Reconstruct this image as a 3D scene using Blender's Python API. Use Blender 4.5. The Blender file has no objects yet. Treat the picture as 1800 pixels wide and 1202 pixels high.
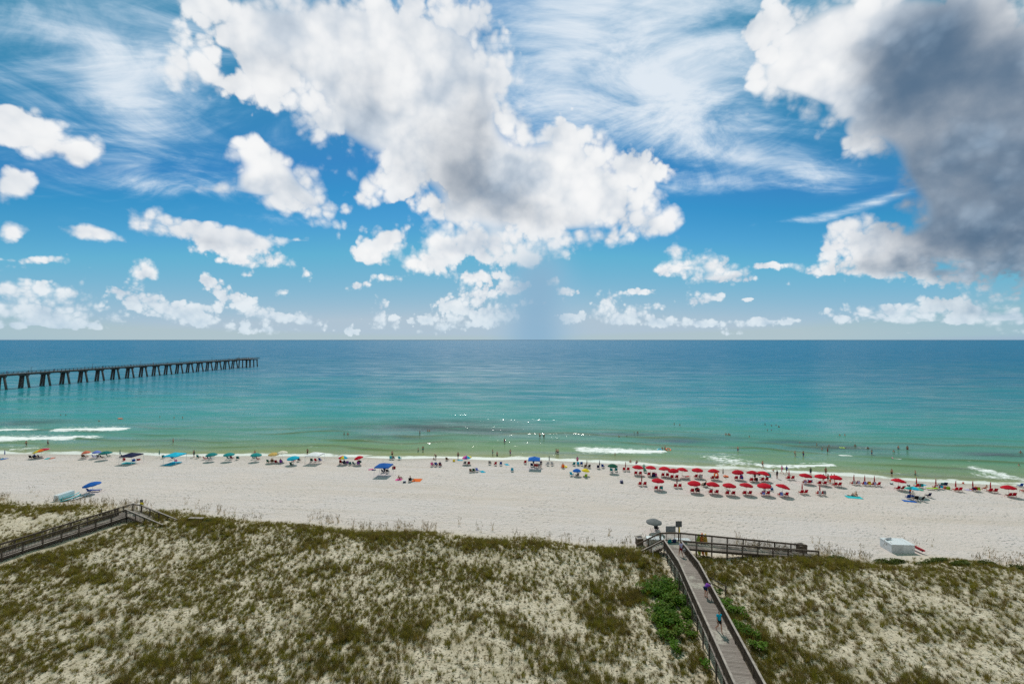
import bpy, bmesh, math, random
import numpy as np
from mathutils import Vector, Matrix, Euler
random.seed(7); RNG = np.random.default_rng(11)
R = math.radians
scene = bpy.context.scene
COL = scene.collection

# ------------------------------------------------------------------ camera, sky light, sun, exposure
F, HC, HOR = 800.0, 28.0, 597.0            # focal length and horizon in photo pixels, camera height in metres
SUN_EL, SUN_AZ = 50.0, -4.0                # sun ahead of the camera, a little to the left
cam = bpy.data.cameras.new('camera'); cam_o = bpy.data.objects.new('camera', cam); COL.objects.link(cam_o)
cam.sensor_width = 36.0; cam.lens = 36.0 * F / 1800.0
cam.shift_y = -(601.0 - HOR) / 1800.0
cam.clip_start = 0.5; cam.clip_end = 200000.0
cam_o.location = (0, 0, HC); cam_o.rotation_euler = (R(90), 0, 0)
scene.camera = cam_o

world = bpy.data.worlds.new('World'); scene.world = world; world.use_nodes = True
wn = world.node_tree; wn.nodes.clear()
w_out = wn.nodes.new('ShaderNodeOutputWorld'); w_bg = wn.nodes.new('ShaderNodeBackground')
w_sky = wn.nodes.new('ShaderNodeTexSky'); w_sky.sky_type = 'NISHITA'; w_sky.sun_disc = False
w_sky.sun_elevation = R(SUN_EL); w_sky.sun_rotation = R(SUN_AZ)
w_sky.altitude = 0; w_sky.air_density = 1.0; w_sky.dust_density = 0.25; w_sky.ozone_density = 3.0
# grade the sky colour to the photograph's deeper, cooler blue
w_sep = wn.nodes.new('ShaderNodeSeparateColor'); w_cmb = wn.nodes.new('ShaderNodeCombineColor')
wn.links.new(w_sky.outputs[0], w_sep.inputs[0])
def wmath(op, a, b, c=None):
    nd = wn.nodes.new('ShaderNodeMath'); nd.operation = op
    for i, v_ in enumerate((a, b, c)):
        if v_ is None: continue
        if isinstance(v_, (int, float)): nd.inputs[i].default_value = v_
        else: wn.links.new(v_, nd.inputs[i])
    return nd.outputs[0]
w_r = wmath('MINIMUM', wmath('MAXIMUM', wmath('MULTIPLY_ADD', w_sep.outputs[0], 0.74, -1.80), 0.42), 4.3)
w_g = wmath('MINIMUM', wmath('MAXIMUM', wmath('MULTIPLY_ADD', w_sep.outputs[1], 1.05, -2.05), 2.45), wmath('MULTIPLY_ADD', w_r, 0.36, 3.95))
w_b = wmath('MINIMUM', wmath('MAXIMUM', wmath('ADD', wmath('MULTIPLY_ADD', w_sep.outputs[2], 0.85, -0.6), wmath('MULTIPLY', w_r, 0.3)), wmath('MINIMUM', wmath('MULTIPLY', w_r, 2.0), 6.0)), 6.5)
for i_, c_ in enumerate((w_r, w_g, w_b)): wn.links.new(c_, w_cmb.inputs[i_])
w_bg.inputs['Strength'].default_value = 0.10
wn.links.new(w_cmb.outputs[0], w_bg.inputs['Color'])
wn.links.new(w_bg.outputs[0], w_out.inputs[0])

sun = bpy.data.lights.new('sun', 'SUN'); sun_o = bpy.data.objects.new('sun', sun); COL.objects.link(sun_o)
sun.energy = 3.4; sun.angle = R(0.53); sun.color = (1.0, 0.955, 0.89)
sdir = Vector((math.sin(R(SUN_AZ)) * math.cos(R(SUN_EL)), math.cos(R(SUN_AZ)) * math.cos(R(SUN_EL)), math.sin(R(SUN_EL))))
sun_o.rotation_euler = (-sdir).to_track_quat('-Z', 'Y').to_euler(); sun_o.location = (0, 0, 90)

scene.view_settings.view_transform = 'Standard'; scene.view_settings.look = 'None'
scene.view_settings.exposure = 0.0; scene.view_settings.gamma = 1.0; scene.view_settings.use_curve_mapping = False
cy = scene.cycles
cy.max_bounces = 5; cy.diffuse_bounces = 2; cy.glossy_bounces = 2; cy.transmission_bounces = 3; cy.transparent_max_bounces = 8
cy.sample_clamp_indirect = 4.0; cy.caustics_reflective = False; cy.caustics_refractive = False
cy.use_denoising = False

# ------------------------------------------------------------------ helpers
class NT:
    """small builder for shader nodes"""
    def __init__(s, tree): s.t = tree
    def n(s, typ, **kw):
        nd = s.t.nodes.new(typ)
        for k, v in kw.items():
            if k.startswith('i_'): nd.inputs[k[2:]].default_value = v
            else: setattr(nd, k, v)
        return nd
    def link(s, a, b): s.t.links.new(a, b)
    def put(s, sock, v):
        if isinstance(v, bpy.types.NodeSocket): s.link(v, sock)
        else: sock.default_value = v
    def m(s, op, a, b=None, c=None, clamp=False):
        nd = s.t.nodes.new('ShaderNodeMath'); nd.operation = op; nd.use_clamp = clamp
        s.put(nd.inputs[0], a)
        if b is not None: s.put(nd.inputs[1], b)
        if c is not None: s.put(nd.inputs[2], c)
        return nd.outputs[0]
    def v(s, op, a, b=None):
        nd = s.t.nodes.new('ShaderNodeVectorMath'); nd.operation = op
        s.put(nd.inputs[0], a)
        if b is not None:
            s.put(nd.inputs['Scale'] if op == 'SCALE' else nd.inputs[1], b)
        return nd.outputs['Value'] if op in ('LENGTH', 'DOT_PRODUCT') else nd.outputs[0]
    def ss(s, x, lo, hi, a=0.0, b=1.0):
        nd = s.t.nodes.new('ShaderNodeMapRange'); nd.interpolation_type = 'SMOOTHSTEP'
        for k, val in zip(('Value', 'From Min', 'From Max', 'To Min', 'To Max'), (x, lo, hi, a, b)): s.put(nd.inputs[k], val)
        return nd.outputs[0]
    def mix(s, f, a, b, blend='MIX'):
        nd = s.t.nodes.new('ShaderNodeMix'); nd.data_type = 'RGBA'; nd.blend_type = blend
        s.put(nd.inputs[0], f); s.put(nd.inputs[6], a if not isinstance(a, tuple) else (*a[:3], 1)); s.put(nd.inputs[7], b if not isinstance(b, tuple) else (*b[:3], 1))
        return nd.outputs[2]
    def noise(s, vec, scale, detail=4, rough=0.5, dist=0.0, dim='3D'):
        nd = s.t.nodes.new('ShaderNodeTexNoise'); nd.noise_dimensions = dim
        s.put(nd.inputs['Vector'], vec); s.put(nd.inputs['Scale'], scale)
        nd.inputs['Detail'].default_value = detail; nd.inputs['Roughness'].default_value = rough; nd.inputs['Distortion'].default_value = dist
        return nd.outputs[0]
    def attr(s, name): 
        nd = s.t.nodes.new('ShaderNodeAttribute'); nd.attribute_name = name; return nd.outputs['Fac']
    def ramp(s, f, stops, interp='LINEAR'):
        nd = s.t.nodes.new('ShaderNodeValToRGB'); cr = nd.color_ramp; cr.interpolation = interp
        while len(cr.elements) < len(stops): cr.elements.new(0.5)
        for e, (p, c) in zip(cr.elements, stops): e.position = p; e.color = (*c, 1)
        s.put(nd.inputs[0], f); return nd.outputs[0]

MATS = {}
def mat(name, color, rough=0.7, var=0.15, scale=6.0, spec=0.3, transl=0.0, metal=0.0):
    if name in MATS: return MATS[name]
    M = bpy.data.materials.new(name); M.use_nodes = True; t = NT(M.node_tree)
    b = M.node_tree.nodes['Principled BSDF']
    tc = t.n('ShaderNodeTexCoord')
    nz = t.noise(tc.outputs['Object'], scale, 4, 0.6)
    oi = t.n('ShaderNodeObjectInfo')
    k = t.m('MULTIPLY', t.ss(nz, 0.3, 0.7, 1 - var, 1 + var), t.m('MULTIPLY_ADD', oi.outputs['Random'], 0.30, 0.85))
    nd = t.v('SCALE', (color[0], color[1], color[2]), k)
    t.link(nd, b.inputs['Base Color'])
    b.inputs['Roughness'].default_value = rough; b.inputs['Specular IOR Level'].default_value = spec; b.inputs['Metallic'].default_value = metal
    if transl > 0:
        tr = t.n('ShaderNodeBsdfTranslucent'); t.link(nd, tr.inputs['Color'])
        mx = t.n('ShaderNodeMixShader'); mx.inputs[0].default_value = transl
        out = M.node_tree.nodes['Material Output']
        t.link(b.outputs[0], mx.inputs[1]); t.link(tr.outputs[0], mx.inputs[2]); t.link(mx.outputs[0], out.inputs['Surface'])
    MATS[name] = M
    return M

SEEN = {}
def tag(o, label=None, cat=None, group=None, kind=None):
    if label:
        o['label'] = label
        SEEN[label] = SEEN.get(label, 0) + 1
    if cat: o['category'] = cat
    if group: o['group'] = group
    if kind: o['kind'] = kind
    return o
def empty(name, loc, rz=0.0, label=None, cat=None, group=None):
    o = bpy.data.objects.new(name, None); COL.objects.link(o); o.empty_display_size = 0.3
    o.location = loc; o.rotation_euler = (0, 0, rz)
    return tag(o, label, cat, group)
def mesh_of(name, verts, faces, smooth=False):
    me = bpy.data.meshes.new(name); me.from_pydata([tuple(v) for v in verts], [], faces); me.validate(); me.update()
    if smooth: me.polygons.foreach_set('use_smooth', [True] * len(me.polygons))
    return me
def put(me, name, parent=None, m=None, loc=(0, 0, 0), rot=(0, 0, 0), scale=(1, 1, 1)):
    """link mesh data as an object; the material sits on the object so alike pieces share mesh data"""
    o = bpy.data.objects.new(name, me); COL.objects.link(o)
    if m is not None:
        if len(me.materials) == 0: me.materials.append(None)
        o.material_slots[0].link = 'OBJECT'; o.material_slots[0].material = m
    o.location = loc; o.rotation_euler = rot; o.scale = scale
    if parent is not None: o.parent = parent
    return o
class MB:
    """mesh collector"""
    def __init__(s): s.v = []; s.f = []; s.mi = []
    def add(s, vs, fs, mi=0):
        n = len(s.v); s.v += [tuple(v) for v in vs]; s.f += [tuple(i + n for i in f) for f in fs]; s.mi += [mi] * len(fs)
    def box(s, c, d, rz=0.0, M=None, mi=0):
        x, y, z = d[0] / 2, d[1] / 2, d[2] / 2
        vs = [Vector((a * x, b * y, e * z)) for e in (-1, 1) for b in (-1, 1) for a in (-1, 1)]
        rot = M if M is not None else Matrix.Rotation(rz, 3, 'Z')
        vs = [rot @ v + Vector(c) for v in vs]
        s.add(vs, [(0, 2, 3, 1), (4, 5, 7, 6), (0, 1, 5, 4), (2, 6, 7, 3), (0, 4, 6, 2), (1, 3, 7, 5)], mi)
    def bar(s, a, b, w, h, mi=0):
        """square bar from a to b, w wide, h high"""
        a, b = Vector(a), Vector(b); d = (b - a); L = d.length; d.normalize()
        up = Vector((0, 0, 1)) if abs(d.z) < 0.95 else Vector((0, 1, 0))
        sd = d.cross(up).normalized(); u = sd.cross(d)
        Mx = Matrix((sd, d, u)).transposed()
        s.box((a + b) / 2, (w, L, h), M=Mx, mi=mi)
    def tube(s, pts, rad, n=8, caps=True, mi=0):
        P = [Vector(p) for p in pts]; rs = rad if isinstance(rad, (list, tuple)) else [rad] * len(P)
        ring = []
        for i, p in enumerate(P):
            d = (P[min(i + 1, len(P) - 1)] - P[max(i - 1, 0)]).normalized()
            up = Vector((0, 0, 1)) if abs(d.z) < 0.9 else Vector((1, 0, 0))
            a = d.cross(up).normalized(); b = a.cross(d)
            ring.append([p + (a * math.cos(2 * math.pi * k / n) + b * math.sin(2 * math.pi * k / n)) * rs[i] for k in range(n)])
        vs = [q for r_ in ring for q in r_]; fs = []
        for i in range(len(P) - 1):
            for k in range(n): fs.append((i * n + k, i * n + (k + 1) % n, (i + 1) * n + (k + 1) % n, (i + 1) * n + k))
        if caps: fs.append(tuple(range(n - 1, -1, -1))); fs.append(tuple((len(P) - 1) * n + k for k in range(n)))
        s.add(vs, fs, mi)
    def ell(s, c, r, nu=10, nv=7, M=None, mi=0):
        vs = [Vector((0, 0, -r[2]))]; fs = []
        for j in range(1, nv):
            t = -math.pi / 2 + math.pi * j / nv
            for i in range(nu): vs.append(Vector((r[0] * math.cos(t) * math.cos(2 * math.pi * i / nu), r[1] * math.cos(t) * math.sin(2 * math.pi * i / nu), r[2] * math.sin(t))))
        vs.append(Vector((0, 0, r[2]))); top = len(vs) - 1
        for i in range(nu):
            fs.append((0, 1 + (i + 1) % nu, 1 + i)); fs.append((top, 1 + (nv - 2) * nu + i, 1 + (nv - 2) * nu + (i + 1) % nu))
        for j in range(nv - 2):
            for i in range(nu): fs.append((1 + j * nu + i, 1 + j * nu + (i + 1) % nu, 1 + (j + 1) * nu + (i + 1) % nu, 1 + (j + 1) * nu + i))
        if M is not None: vs = [M @ v for v in vs]
        s.add([v + Vector(c) for v in vs], fs, mi)
    def cap(s, a, b, ra, rb, n=9):
        """closed tapered capsule"""
        a, b = Vector(a), Vector(b); d = (b - a).normalized()
        pts = []; rr = []
        for t in (-0.98, -0.7, -0.3): pts.append(a + d * ra * t); rr.append(ra * math.sqrt(max(0.02, 1 - t * t)))
        pts.append(a); rr.append(ra); pts.append(b); rr.append(rb)
        for t in (0.3, 0.7, 0.98): pts.append(b + d * rb * t); rr.append(rb * math.sqrt(max(0.02, 1 - t * t)))
        s.tube(pts, rr, n)
    def mesh(s, name, smooth=False, mats=None):
        me = mesh_of(name, s.v, s.f, smooth)
        if mats:
            for m_ in mats: me.materials.append(m_)
            me.polygons.foreach_set('material_index', s.mi)
        return me
    def build(s, name, m, parent=None, smooth=False, loc=(0, 0, 0), rot=(0, 0, 0)):
        return put(s.mesh(name, smooth), name, parent, m, loc, rot)

ORD = ['first', 'second', 'third', 'fourth', 'fifth', 'sixth', 'seventh', 'eighth', 'ninth', 'tenth', 'eleventh', 'twelfth', 'thirteenth', 'fourteenth', 'fifteenth', 'sixteenth', 'seventeenth', 'eighteenth', 'nineteenth', 'twentieth']
def ordw(i):
    if i < 20: return ORD[i]
    n = i + 1; return '%d%s' % (n, {1: 'st', 2: 'nd', 3: 'rd'}.get(n % 10 if n not in (11, 12, 13) else 0, 'th'))

_tab = np.random.default_rng(3).random((256, 256))
def vn(x, y, seed=0):
    x = np.asarray(x, float) + seed * 17.31; y = np.asarray(y, float) + seed * 9.17
    xi = np.floor(x).astype(int); yi = np.floor(y).astype(int); fx = x - xi; fy = y - yi
    fx = fx * fx * (3 - 2 * fx); fy = fy * fy * (3 - 2 * fy)
    a = _tab[xi & 255, yi & 255]; b = _tab[(xi + 1) & 255, yi & 255]; c = _tab[xi & 255, (yi + 1) & 255]; d = _tab[(xi + 1) & 255, (yi + 1) & 255]
    return (a * (1 - fx) + b * fx) * (1 - fy) + (c * (1 - fx) + d * fx) * fy
def fbm(x, y, o=4, seed=0):
    s = 0; a = 0.5; t = 0
    for i in range(o): s = s + a * vn(x * 2 ** i, y * 2 ** i, seed + i); t += a; a *= 0.5
    return s / t
def sst(x, a, b):
    t = np.clip((x - a) / (b - a), 0, 1); return t * t * (3 - 2 * t)

# ------------------------------------------------------------------ lie of the land
TOE = np.array([(-400, 112), (-130, 84), (-75, 77), (-45, 70.5), (-24, 66), (15, 60.8), (40, 57.8), (63, 56), (130, 50), (400, 30)], float)
SHR = np.array([(-4000, 330), (-400, 132), (-126, 112), (-82, 110.3), (-41, 108.7), (0, 106.5), (25.7, 102.3), (49.5, 98.5), (69.7, 93), (84.7, 90), (98.4, 87.5), (150, 80), (400, 50), (4000, -300)], float)
def toe_y(x): return np.interp(x, TOE[:, 0], TOE[:, 1]) + 1.2 * (vn(np.asarray(x) / 7.0, 0.3, 5) - 0.5) * 2
def shr_y(x): return np.interp(x, SHR[:, 0], SHR[:, 1]) + 0.9 * (vn(np.asarray(x) / 11.0, 0.7, 8) - 0.5) * 2
def ground(x, y):
    x = np.asarray(x, float); y = np.asarray(y, float)
    ys = shr_y(x); yt = toe_y(x)
    s = ys - y
    z = np.where(s > 0, 0.9 * (1 - np.exp(-np.maximum(s, 0) / 18.0)), np.maximum(s * 0.055, -6.0))
    d = yt - y
    m = sst(d, -0.5, 9.0)
    dune = 1.35 * m + m * (1.1 * (fbm(x / 16.0, y / 13.0, 3, 2) - 0.45) + 0.35 * (fbm(x / 3.2, y / 3.2, 2, 7) - 0.5))
    crest = 0.5 * np.exp(-((d - 5.0) / 3.2) ** 2) * sst(vn(x / 9.0, y / 9.0, 4), 0.2, 0.8)
    z = z + np.where(d > -0.5, dune + crest, 0)
    beach = (1 - m) * (s > 3)
    z = z + beach * (0.10 * (fbm(x / 5.0, y / 4.0, 3, 9) - 0.5))
    return z
def g1(x, y): return float(ground(np.array([x]), np.array([y]))[0])
def G(px, py, h=0.0):
    """point on the land (or h above it) that photo pixel px,py looks at"""
    z = 0.5
    for _ in range(8):
        Y = F * (HC - z - h) / max(py - HOR, 2.0); X = (px - 900.0) / F * Y
        z = 0.5 * z + 0.5 * max(g1(X, Y), 0.0)
    return Vector((X, Y, max(g1(X, Y), 0.0)))
def GZ(px, py, z):
    Y = F * (HC - z) / (py - HOR); return Vector(((px - 900.0) / F * Y, Y, z))

# ------------------------------------------------------------------ sky dome with clouds (its clear parts let the sky light through)
def grid_lines(lo, hi, dlo, dhi, step, grow=1.12):
    """lines at an even step between dlo and dhi, then growing steps out to lo and hi"""
    L = list(np.arange(dlo, dhi + 1e-6, step)); s = step; x = dhi
    while x < hi: s *= grow; x += s; L.append(min(x, hi))
    s = step; x = dlo; pre = []
    while x > lo: s *= grow; x -= s; pre.append(max(x, lo))
    return np.array(pre[::-1] + L)
def tensor(xs, ys):
    nx, ny = len(xs), len(ys); Xg, Yg = np.meshgrid(xs, ys)
    i = np.arange(nx * ny).reshape(ny, nx)
    f = np.stack([i[:-1, :-1], i[:-1, 1:], i[1:, 1:], i[1:, :-1]], -1).reshape(-1, 4)
    return Xg.ravel(), Yg.ravel(), f
def np_mesh(name, co, faces, smooth=True):
    me = bpy.data.meshes.new(name)
    me.vertices.add(len(co)); me.vertices.foreach_set('co', np.ascontiguousarray(co, dtype=np.float32).ravel())
    me.loops.add(faces.size); me.loops.foreach_set('vertex_index', faces.ravel().astype(np.int32))
    me.polygons.add(len(faces)); k = faces.shape[1]
    me.polygons.foreach_set('loop_start', np.arange(0, faces.size, k, dtype=np.int32))
    me.polygons.foreach_set('loop_total', np.full(len(faces), k, dtype=np.int32))
    if smooth: me.polygons.foreach_set('use_smooth', np.ones(len(faces), dtype=bool))
    me.update(calc_edges=True); return me
def add_attr(me, name, arr):
    a = me.attributes.new(name, 'FLOAT', 'POINT'); a.data.foreach_set('value', np.asarray(arr, dtype=np.float32))

RD = 60000.0
def blobs_field(u, v, L, fat=False):
    keep = np.ones_like(u)
    for b in L:
        cx, cy_, rx, ry = b[:4]; rot = R(b[4]) if len(b) > 4 else 0.0; st = b[5] if len(b) > 5 else 1.0
        if fat and rx < 100: k_ = 1.36 if (cx < 620 and cy_ > 180) else (1.24 if cy_ > 400 else 1.13); rx, ry = rx * k_, ry * k_
        du, dv = u - cx, v - cy_
        a = (du * math.cos(rot) + dv * math.sin(rot)) / rx; c = (-du * math.sin(rot) + dv * math.cos(rot)) / ry
        keep *= 1 - 0.985 * st * np.exp(-0.7 * (a * a + c * c))
    return 1 - keep
rg0 = random.Random(14)
CUM = [(560, 95, 200, 105, 12), (430, 40, 80, 50, 30), (700, 185, 150, 110, 35), (790, 110, 75, 90), (640, 215, 130, 60, 22), (395, 150, 60, 32, 20, .9), (330, 130, 45, 22, 20, .6), (840, 265, 44, 110, -8), (855, 160, 26, 50), (760, 265, 75, 75), (900, 335, 120, 70), (990, 300, 85, 70), (1060, 335, 95, 70), (980, 378, 165, 45), (1152, 392, 32, 22), (1145, 298, 42, 20), (870, 425, 30, 20), (925, 455, 28, 12), (800, 375, 36, 28), (1000, 250, 30, 24),
  (480, 300, 52, 42, 30), (540, 350, 66, 28, 30), (435, 268, 36, 18, 20), (395, 333, 42, 11, 5, .85), (450, 320, 50, 25, 15), (643, 328, 27, 34), (60, 240, 88, 30, 14), (135, 270, 34, 20, 40), (5, 215, 34, 24), (30, 325, 32, 24), (5, 330, 20, 22),
  (18, 405, 24, 17), (150, 408, 48, 14, 8), (350, 410, 68, 22, 20), (420, 425, 56, 20, 10), (255, 398, 24, 20), (440, 460, 44, 7, 5, .8), (70, 458, 38, 8), (165, 468, 22, 5, 0, .7), (40, 510, 80, 22, 10), (130, 515, 18, 13), (0, 545, 40, 10),
  (255, 480, 24, 18, 30), (275, 535, 55, 14, 18), (330, 555, 55, 11, 10), (370, 500, 22, 10, 45), (425, 530, 40, 14, 25), (500, 562, 70, 8, 6), (540, 480, 13, 13, 0, .8), (495, 514, 17, 6), (640, 500, 14, 5, 0, .8), (150, 562, 50, 8, 0, .8), (60, 570, 40, 6, 0, .8),
  (690, 418, 30, 22), (645, 447, 30, 12, 10), (735, 462, 46, 18, 5), (830, 487, 34, 7), (790, 438, 22, 13), (690, 488, 26, 7), (670, 540, 15, 17), (795, 540, 34, 17), (845, 518, 34, 20), (892, 503, 22, 16), (760, 562, 40, 8), (870, 555, 34, 14),
  (1252, 465, 30, 25), (1205, 470, 32, 13), (1295, 480, 30, 12), (1350, 466, 32, 5), (1165, 475, 13, 8), (1262, 490, 45, 8),
  (1000, 513, 20, 9), (1070, 535, 20, 20), (1100, 555, 50, 11), (1130, 513, 36, 6), (1220, 525, 24, 11), (1000, 558, 26, 10), (1165, 566, 46, 6), (1340, 565, 44, 6), (1315, 526, 12, 4), (1240, 570, 30, 5), (1640, 538, 64, 11, -5), (1570, 550, 42, 9), (1480, 558, 22, 8), (1700, 556, 54, 8), (1785, 520, 22, 8), (1770, 560, 30, 7), (1610, 562, 90, 6),
  (1395, 85, 78, 74), (1490, 50, 110, 70), (1375, 135, 50, 32), (1450, 160, 75, 26, 18), (1640, 60, 170, 100), (1700, 200, 140, 140), (1760, 340, 130, 130), (1545, 140, 90, 60), (1600, 215, 90, 40), (1510, 232, 34, 22), (1640, 290, 55, 45), (1520, 435, 70, 34), (1475, 402, 22, 17), (1440, 474, 40, 9), (1600, 440, 100, 28), (1700, 415, 120, 50), (1640, 480, 110, 9), (1800, 430, 90, 46), (1850, 150, 120, 190), (1745, 290, 140, 120), (1690, 130, 180, 130), (1790, 400, 120, 80), (1700, 330, 60, 60), (1570, 80, 90, 80), (600, 40, 220, 60), (700, 110, 120, 80), (900, 300, 90, 60), (1455, 350, 13, 15, 0, .8), (1545, 298, 7, 20, 20, .7)] + [(rg0.uniform(-40, 1840), rg0.uniform(528, 586), rg0.uniform(14, 44), rg0.uniform(3.5, 8), rg0.uniform(-4, 4), rg0.uniform(.6, .95)) for _ in range(46)] + [(rg0.uniform(0, 1800), rg0.uniform(400, 530), rg0.uniform(8, 18), rg0.uniform(4, 9), 0, .75) for _ in range(26)]
DRK = [(1760, 330, 130, 130, 0, .95), (1660, 250, 60, 90, 0, .75), (1700, 130, 110, 90, 0, .6), (1800, 100, 60, 80, 0, .3), (850, 250, 45, 110, -5, .55), (800, 315, 60, 40, 0, .5), (760, 250, 40, 40, 0, .25), (560, 130, 140, 50, 10, .28), (640, 190, 60, 40, 0, .25), (900, 360, 90, 30, 0, .25), (1020, 385, 90, 18, 0, .22), (500, 330, 50, 20, 30, .2), (100, 270, 70, 12, 15, .25),
  (1640, 140, 95, 100, 30, .85), (1720, 240, 120, 170, 0, .95), (1680, 180, 140, 120, 0, .6), (1720, 410, 110, 70, 0, .8), (1790, 430, 80, 90, 0, .95), (1600, 470, 90, 16, 0, .5), (1800, 230, 60, 120, 0, .6), (1560, 130, 60, 50, 0, .4), (1620, 300, 40, 60, 0, .6), (1500, 470, 60, 14, 0, .3),
  (40, 530, 80, 8, 0, .35), (740, 475, 50, 8, 0, .15), (1265, 487, 40, 8, 0, .3), (1500, 90, 50, 30, 0, .25), (380, 425, 60, 8, 10, .2), (1000, 578, 40, 4, 0, .5), (1640, 548, 80, 6, 0, .2)]
CIR = [(120, 130, 280, 150, 0, .36), (300, 290, 260, 90, 0, .26), (1250, 180, 330, 120, 0, .30), (1000, 60, 260, 120, 0, .35), (1040, 80, 150, 90, 0, .85), (1130, 150, 150, 60, 10, .7), (1230, 70, 90, 60, 0, .45), (960, 160, 60, 60, 0, .7), (1190, 215, 190, 36, 14, .75), (1330, 280, 130, 20, 10, .85), (1290, 320, 110, 16, -3, .7), (1420, 300, 60, 20, 20, .5), (1545, 352, 90, 7, -17, .8), (1450, 378, 60, 5, -6, .4), (1380, 390, 60, 4, -4, .4), (170, 90, 110, 50, 25, .75), (215, 170, 50, 70, -25, .8), (260, 230, 40, 40, 40, .45), (280, 325, 95, 12, 4, .55), (60, 60, 90, 60, 0, .45), (330, 60, 90, 60, 0, .5), (280, 130, 80, 60, 20, .45), (900, 0, 700, 28, 0, .35), (1230, 0, 200, 22, 0, .5), (540, 390, 90, 9, 5, .3), (1000, 225, 60, 30, 0, .5)]
az = np.radians(np.concatenate([np.arange(-180, -58, 2.0), np.arange(-58, 58, 0.35), np.arange(58, 180.1, 2.0)]))
el = np.radians(np.concatenate([[-1.5, -0.5], np.arange(0, 46.01, 0.35)]))
A_, E_, fdome = tensor(az, el)
dx, dy, dz = np.sin(A_) * np.cos(E_), np.cos(A_) * np.cos(E_), np.sin(E_)
front = dy > 0.30
uu = np.where(front, 900 + F * dx / np.maximum(dy, 0.05), 1e6); vv = np.where(front, HOR - F * dz / np.maximum(dy, 0.05), 1e6)
inside = 1 - sst(np.abs(A_), R(52), R(58))
cov = blobs_field(uu, vv, CUM, True) * inside; drk = blobs_field(uu, vv, DRK) * inside; cir = blobs_field(uu, vv, CIR) * inside
rg = random.Random(5); OUT = []; OC = []
for _ in range(150):      # the same kind of clouds all round, outside the picture
    e = 1.5 + 34 * rg.random() ** 1.6; s_ = (1.5 + e * 0.22) * (0.6 + 0.8 * rg.random())
    OUT.append((rg.uniform(58, 302), e, s_ * 1.9, s_ * 0.6, rg.uniform(-15, 15)))
for _ in range(30): OC.append((rg.uniform(50, 310), rg.uniform(12, 44), rg.uniform(8, 22), rg.uniform(2, 6), rg.uniform(-20, 20), .7))
Ad = np.degrees(A_) % 360; Ed = np.degrees(E_)
cov = np.maximum(cov, blobs_field(Ad, Ed, OUT) * (1 - inside)); cir = np.maximum(cir, blobs_field(Ad, Ed, OC) * (1 - inside))
topfade = 1 - sst(Ed, 38.5, 45); cov *= topfade; cir *= topfade; drk *= topfade
rain = np.exp(-np.abs((uu - 945 - (vv - 520) * -0.05) / (46 + 0.10 * np.clip(vv - 430, 0, 170))) ** 2.4) * sst(vv, 400, 500) * inside
co = np.stack([dx, dy, dz], 1) * RD
me = np_mesh('sky', co, fdome[:, ::-1])
for n_, a_ in (('cov', cov), ('drk', drk), ('cir', cir), ('rain', rain)): add_attr(me, n_, a_)
Msky = bpy.data.materials.new('sky_clouds'); Msky.use_nodes = True; Msky.node_tree.nodes.clear(); t = NT(Msky.node_tree)
tc = t.n('ShaderNodeTexCoord'); d = t.v('SCALE', tc.outputs['Object'], 1.0 / RD)
sx = t.n('ShaderNodeSeparateXYZ'); t.link(d, sx.inputs[0]); zz = t.m('MAXIMUM', sx.outputs[2], 0.0)
q = d; far = t.ss(zz, 0.06, 0.24, 1.0, 0.0)                                  # far clouds show smaller puffs
wob = t.n('ShaderNodeTexNoise'); t.link(q, wob.inputs['Vector']); wob.inputs['Scale'].default_value = 12.0; wob.inputs['Detail'].default_value = 3.0
q2 = t.v('ADD', q, t.v('SCALE', t.v('SUBTRACT', wob.outputs['Color'], (0.5, 0.5, 0.5)), 0.022))
def lerp(f, a, b_): return t.m('ADD', a, t.m('MULTIPLY', f, t.m('SUBTRACT', b_, a)))
n1 = lerp(far, t.noise(q2, 9.0, 7.0, 0.60), t.noise(q2, 26.0, 5.0, 0.60))
def vor(scale):
    vo = t.n('ShaderNodeTexVoronoi', feature='F1'); t.link(q2, vo.inputs['Vector']); vo.inputs['Scale'].default_value = scale
    vo.inputs['Detail'].default_value = 1.6; vo.inputs['Roughness'].default_value = 0.6; vo.inputs['Lacunarity'].default_value = 2.3
    return t.m('SUBTRACT', 0.45, vo.outputs['Distance'])
puff = lerp(far, vor(17.0), vor(46.0))
nb = t.m('ADD', n1, t.m('MULTIPLY', puff, 0.55))
L_ = t.v('SCALE', (-0.004, 0.012, 0.045), lerp(far, 1.0, 0.4))
l0 = lerp(far, t.noise(q2, 7.0, 3.0, 0.5), t.noise(q2, 20.0, 3.0, 0.5)); q3 = t.v('ADD', q2, L_)
l1 = lerp(far, t.noise(q3, 7.0, 3.0, 0.5), t.noise(q3, 20.0, 3.0, 0.5))
acov, adrk, acir, arain = t.attr('cov'), t.attr('drk'), t.attr('cir'), t.attr('rain')
dens = t.m('ADD', acov, t.m('MULTIPLY', t.m('SUBTRACT', nb, 0.46), 1.05))
a_c = t.ss(dens, 0.38, t.m('MULTIPLY_ADD', t.ss(l0, 0.35, 0.65), 0.40, 0.52))
a_c = t.m('MULTIPLY', a_c, t.ss(acov, 0.10, 0.28))
a_c = t.m('MAXIMUM', a_c, t.ss(acov, 0.93, 0.99))
a_c = t.m('MULTIPLY', a_c, t.ss(acov, 0.45, 0.95, 0.86, 1.0))              # thin clouds let the blue through
relief = t.m('MULTIPLY', t.m('SUBTRACT', l0, l1), 1.0)                     # tops towards the sun are lighter
thick = t.ss(t.m('ADD', acov, t.m('MULTIPLY', t.m('SUBTRACT', l0, 0.5), 1.2)), 0.55, 1.30)
lum = t.m('SUBTRACT', 1.02, t.m('MULTIPLY', thick, 0.11))
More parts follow.
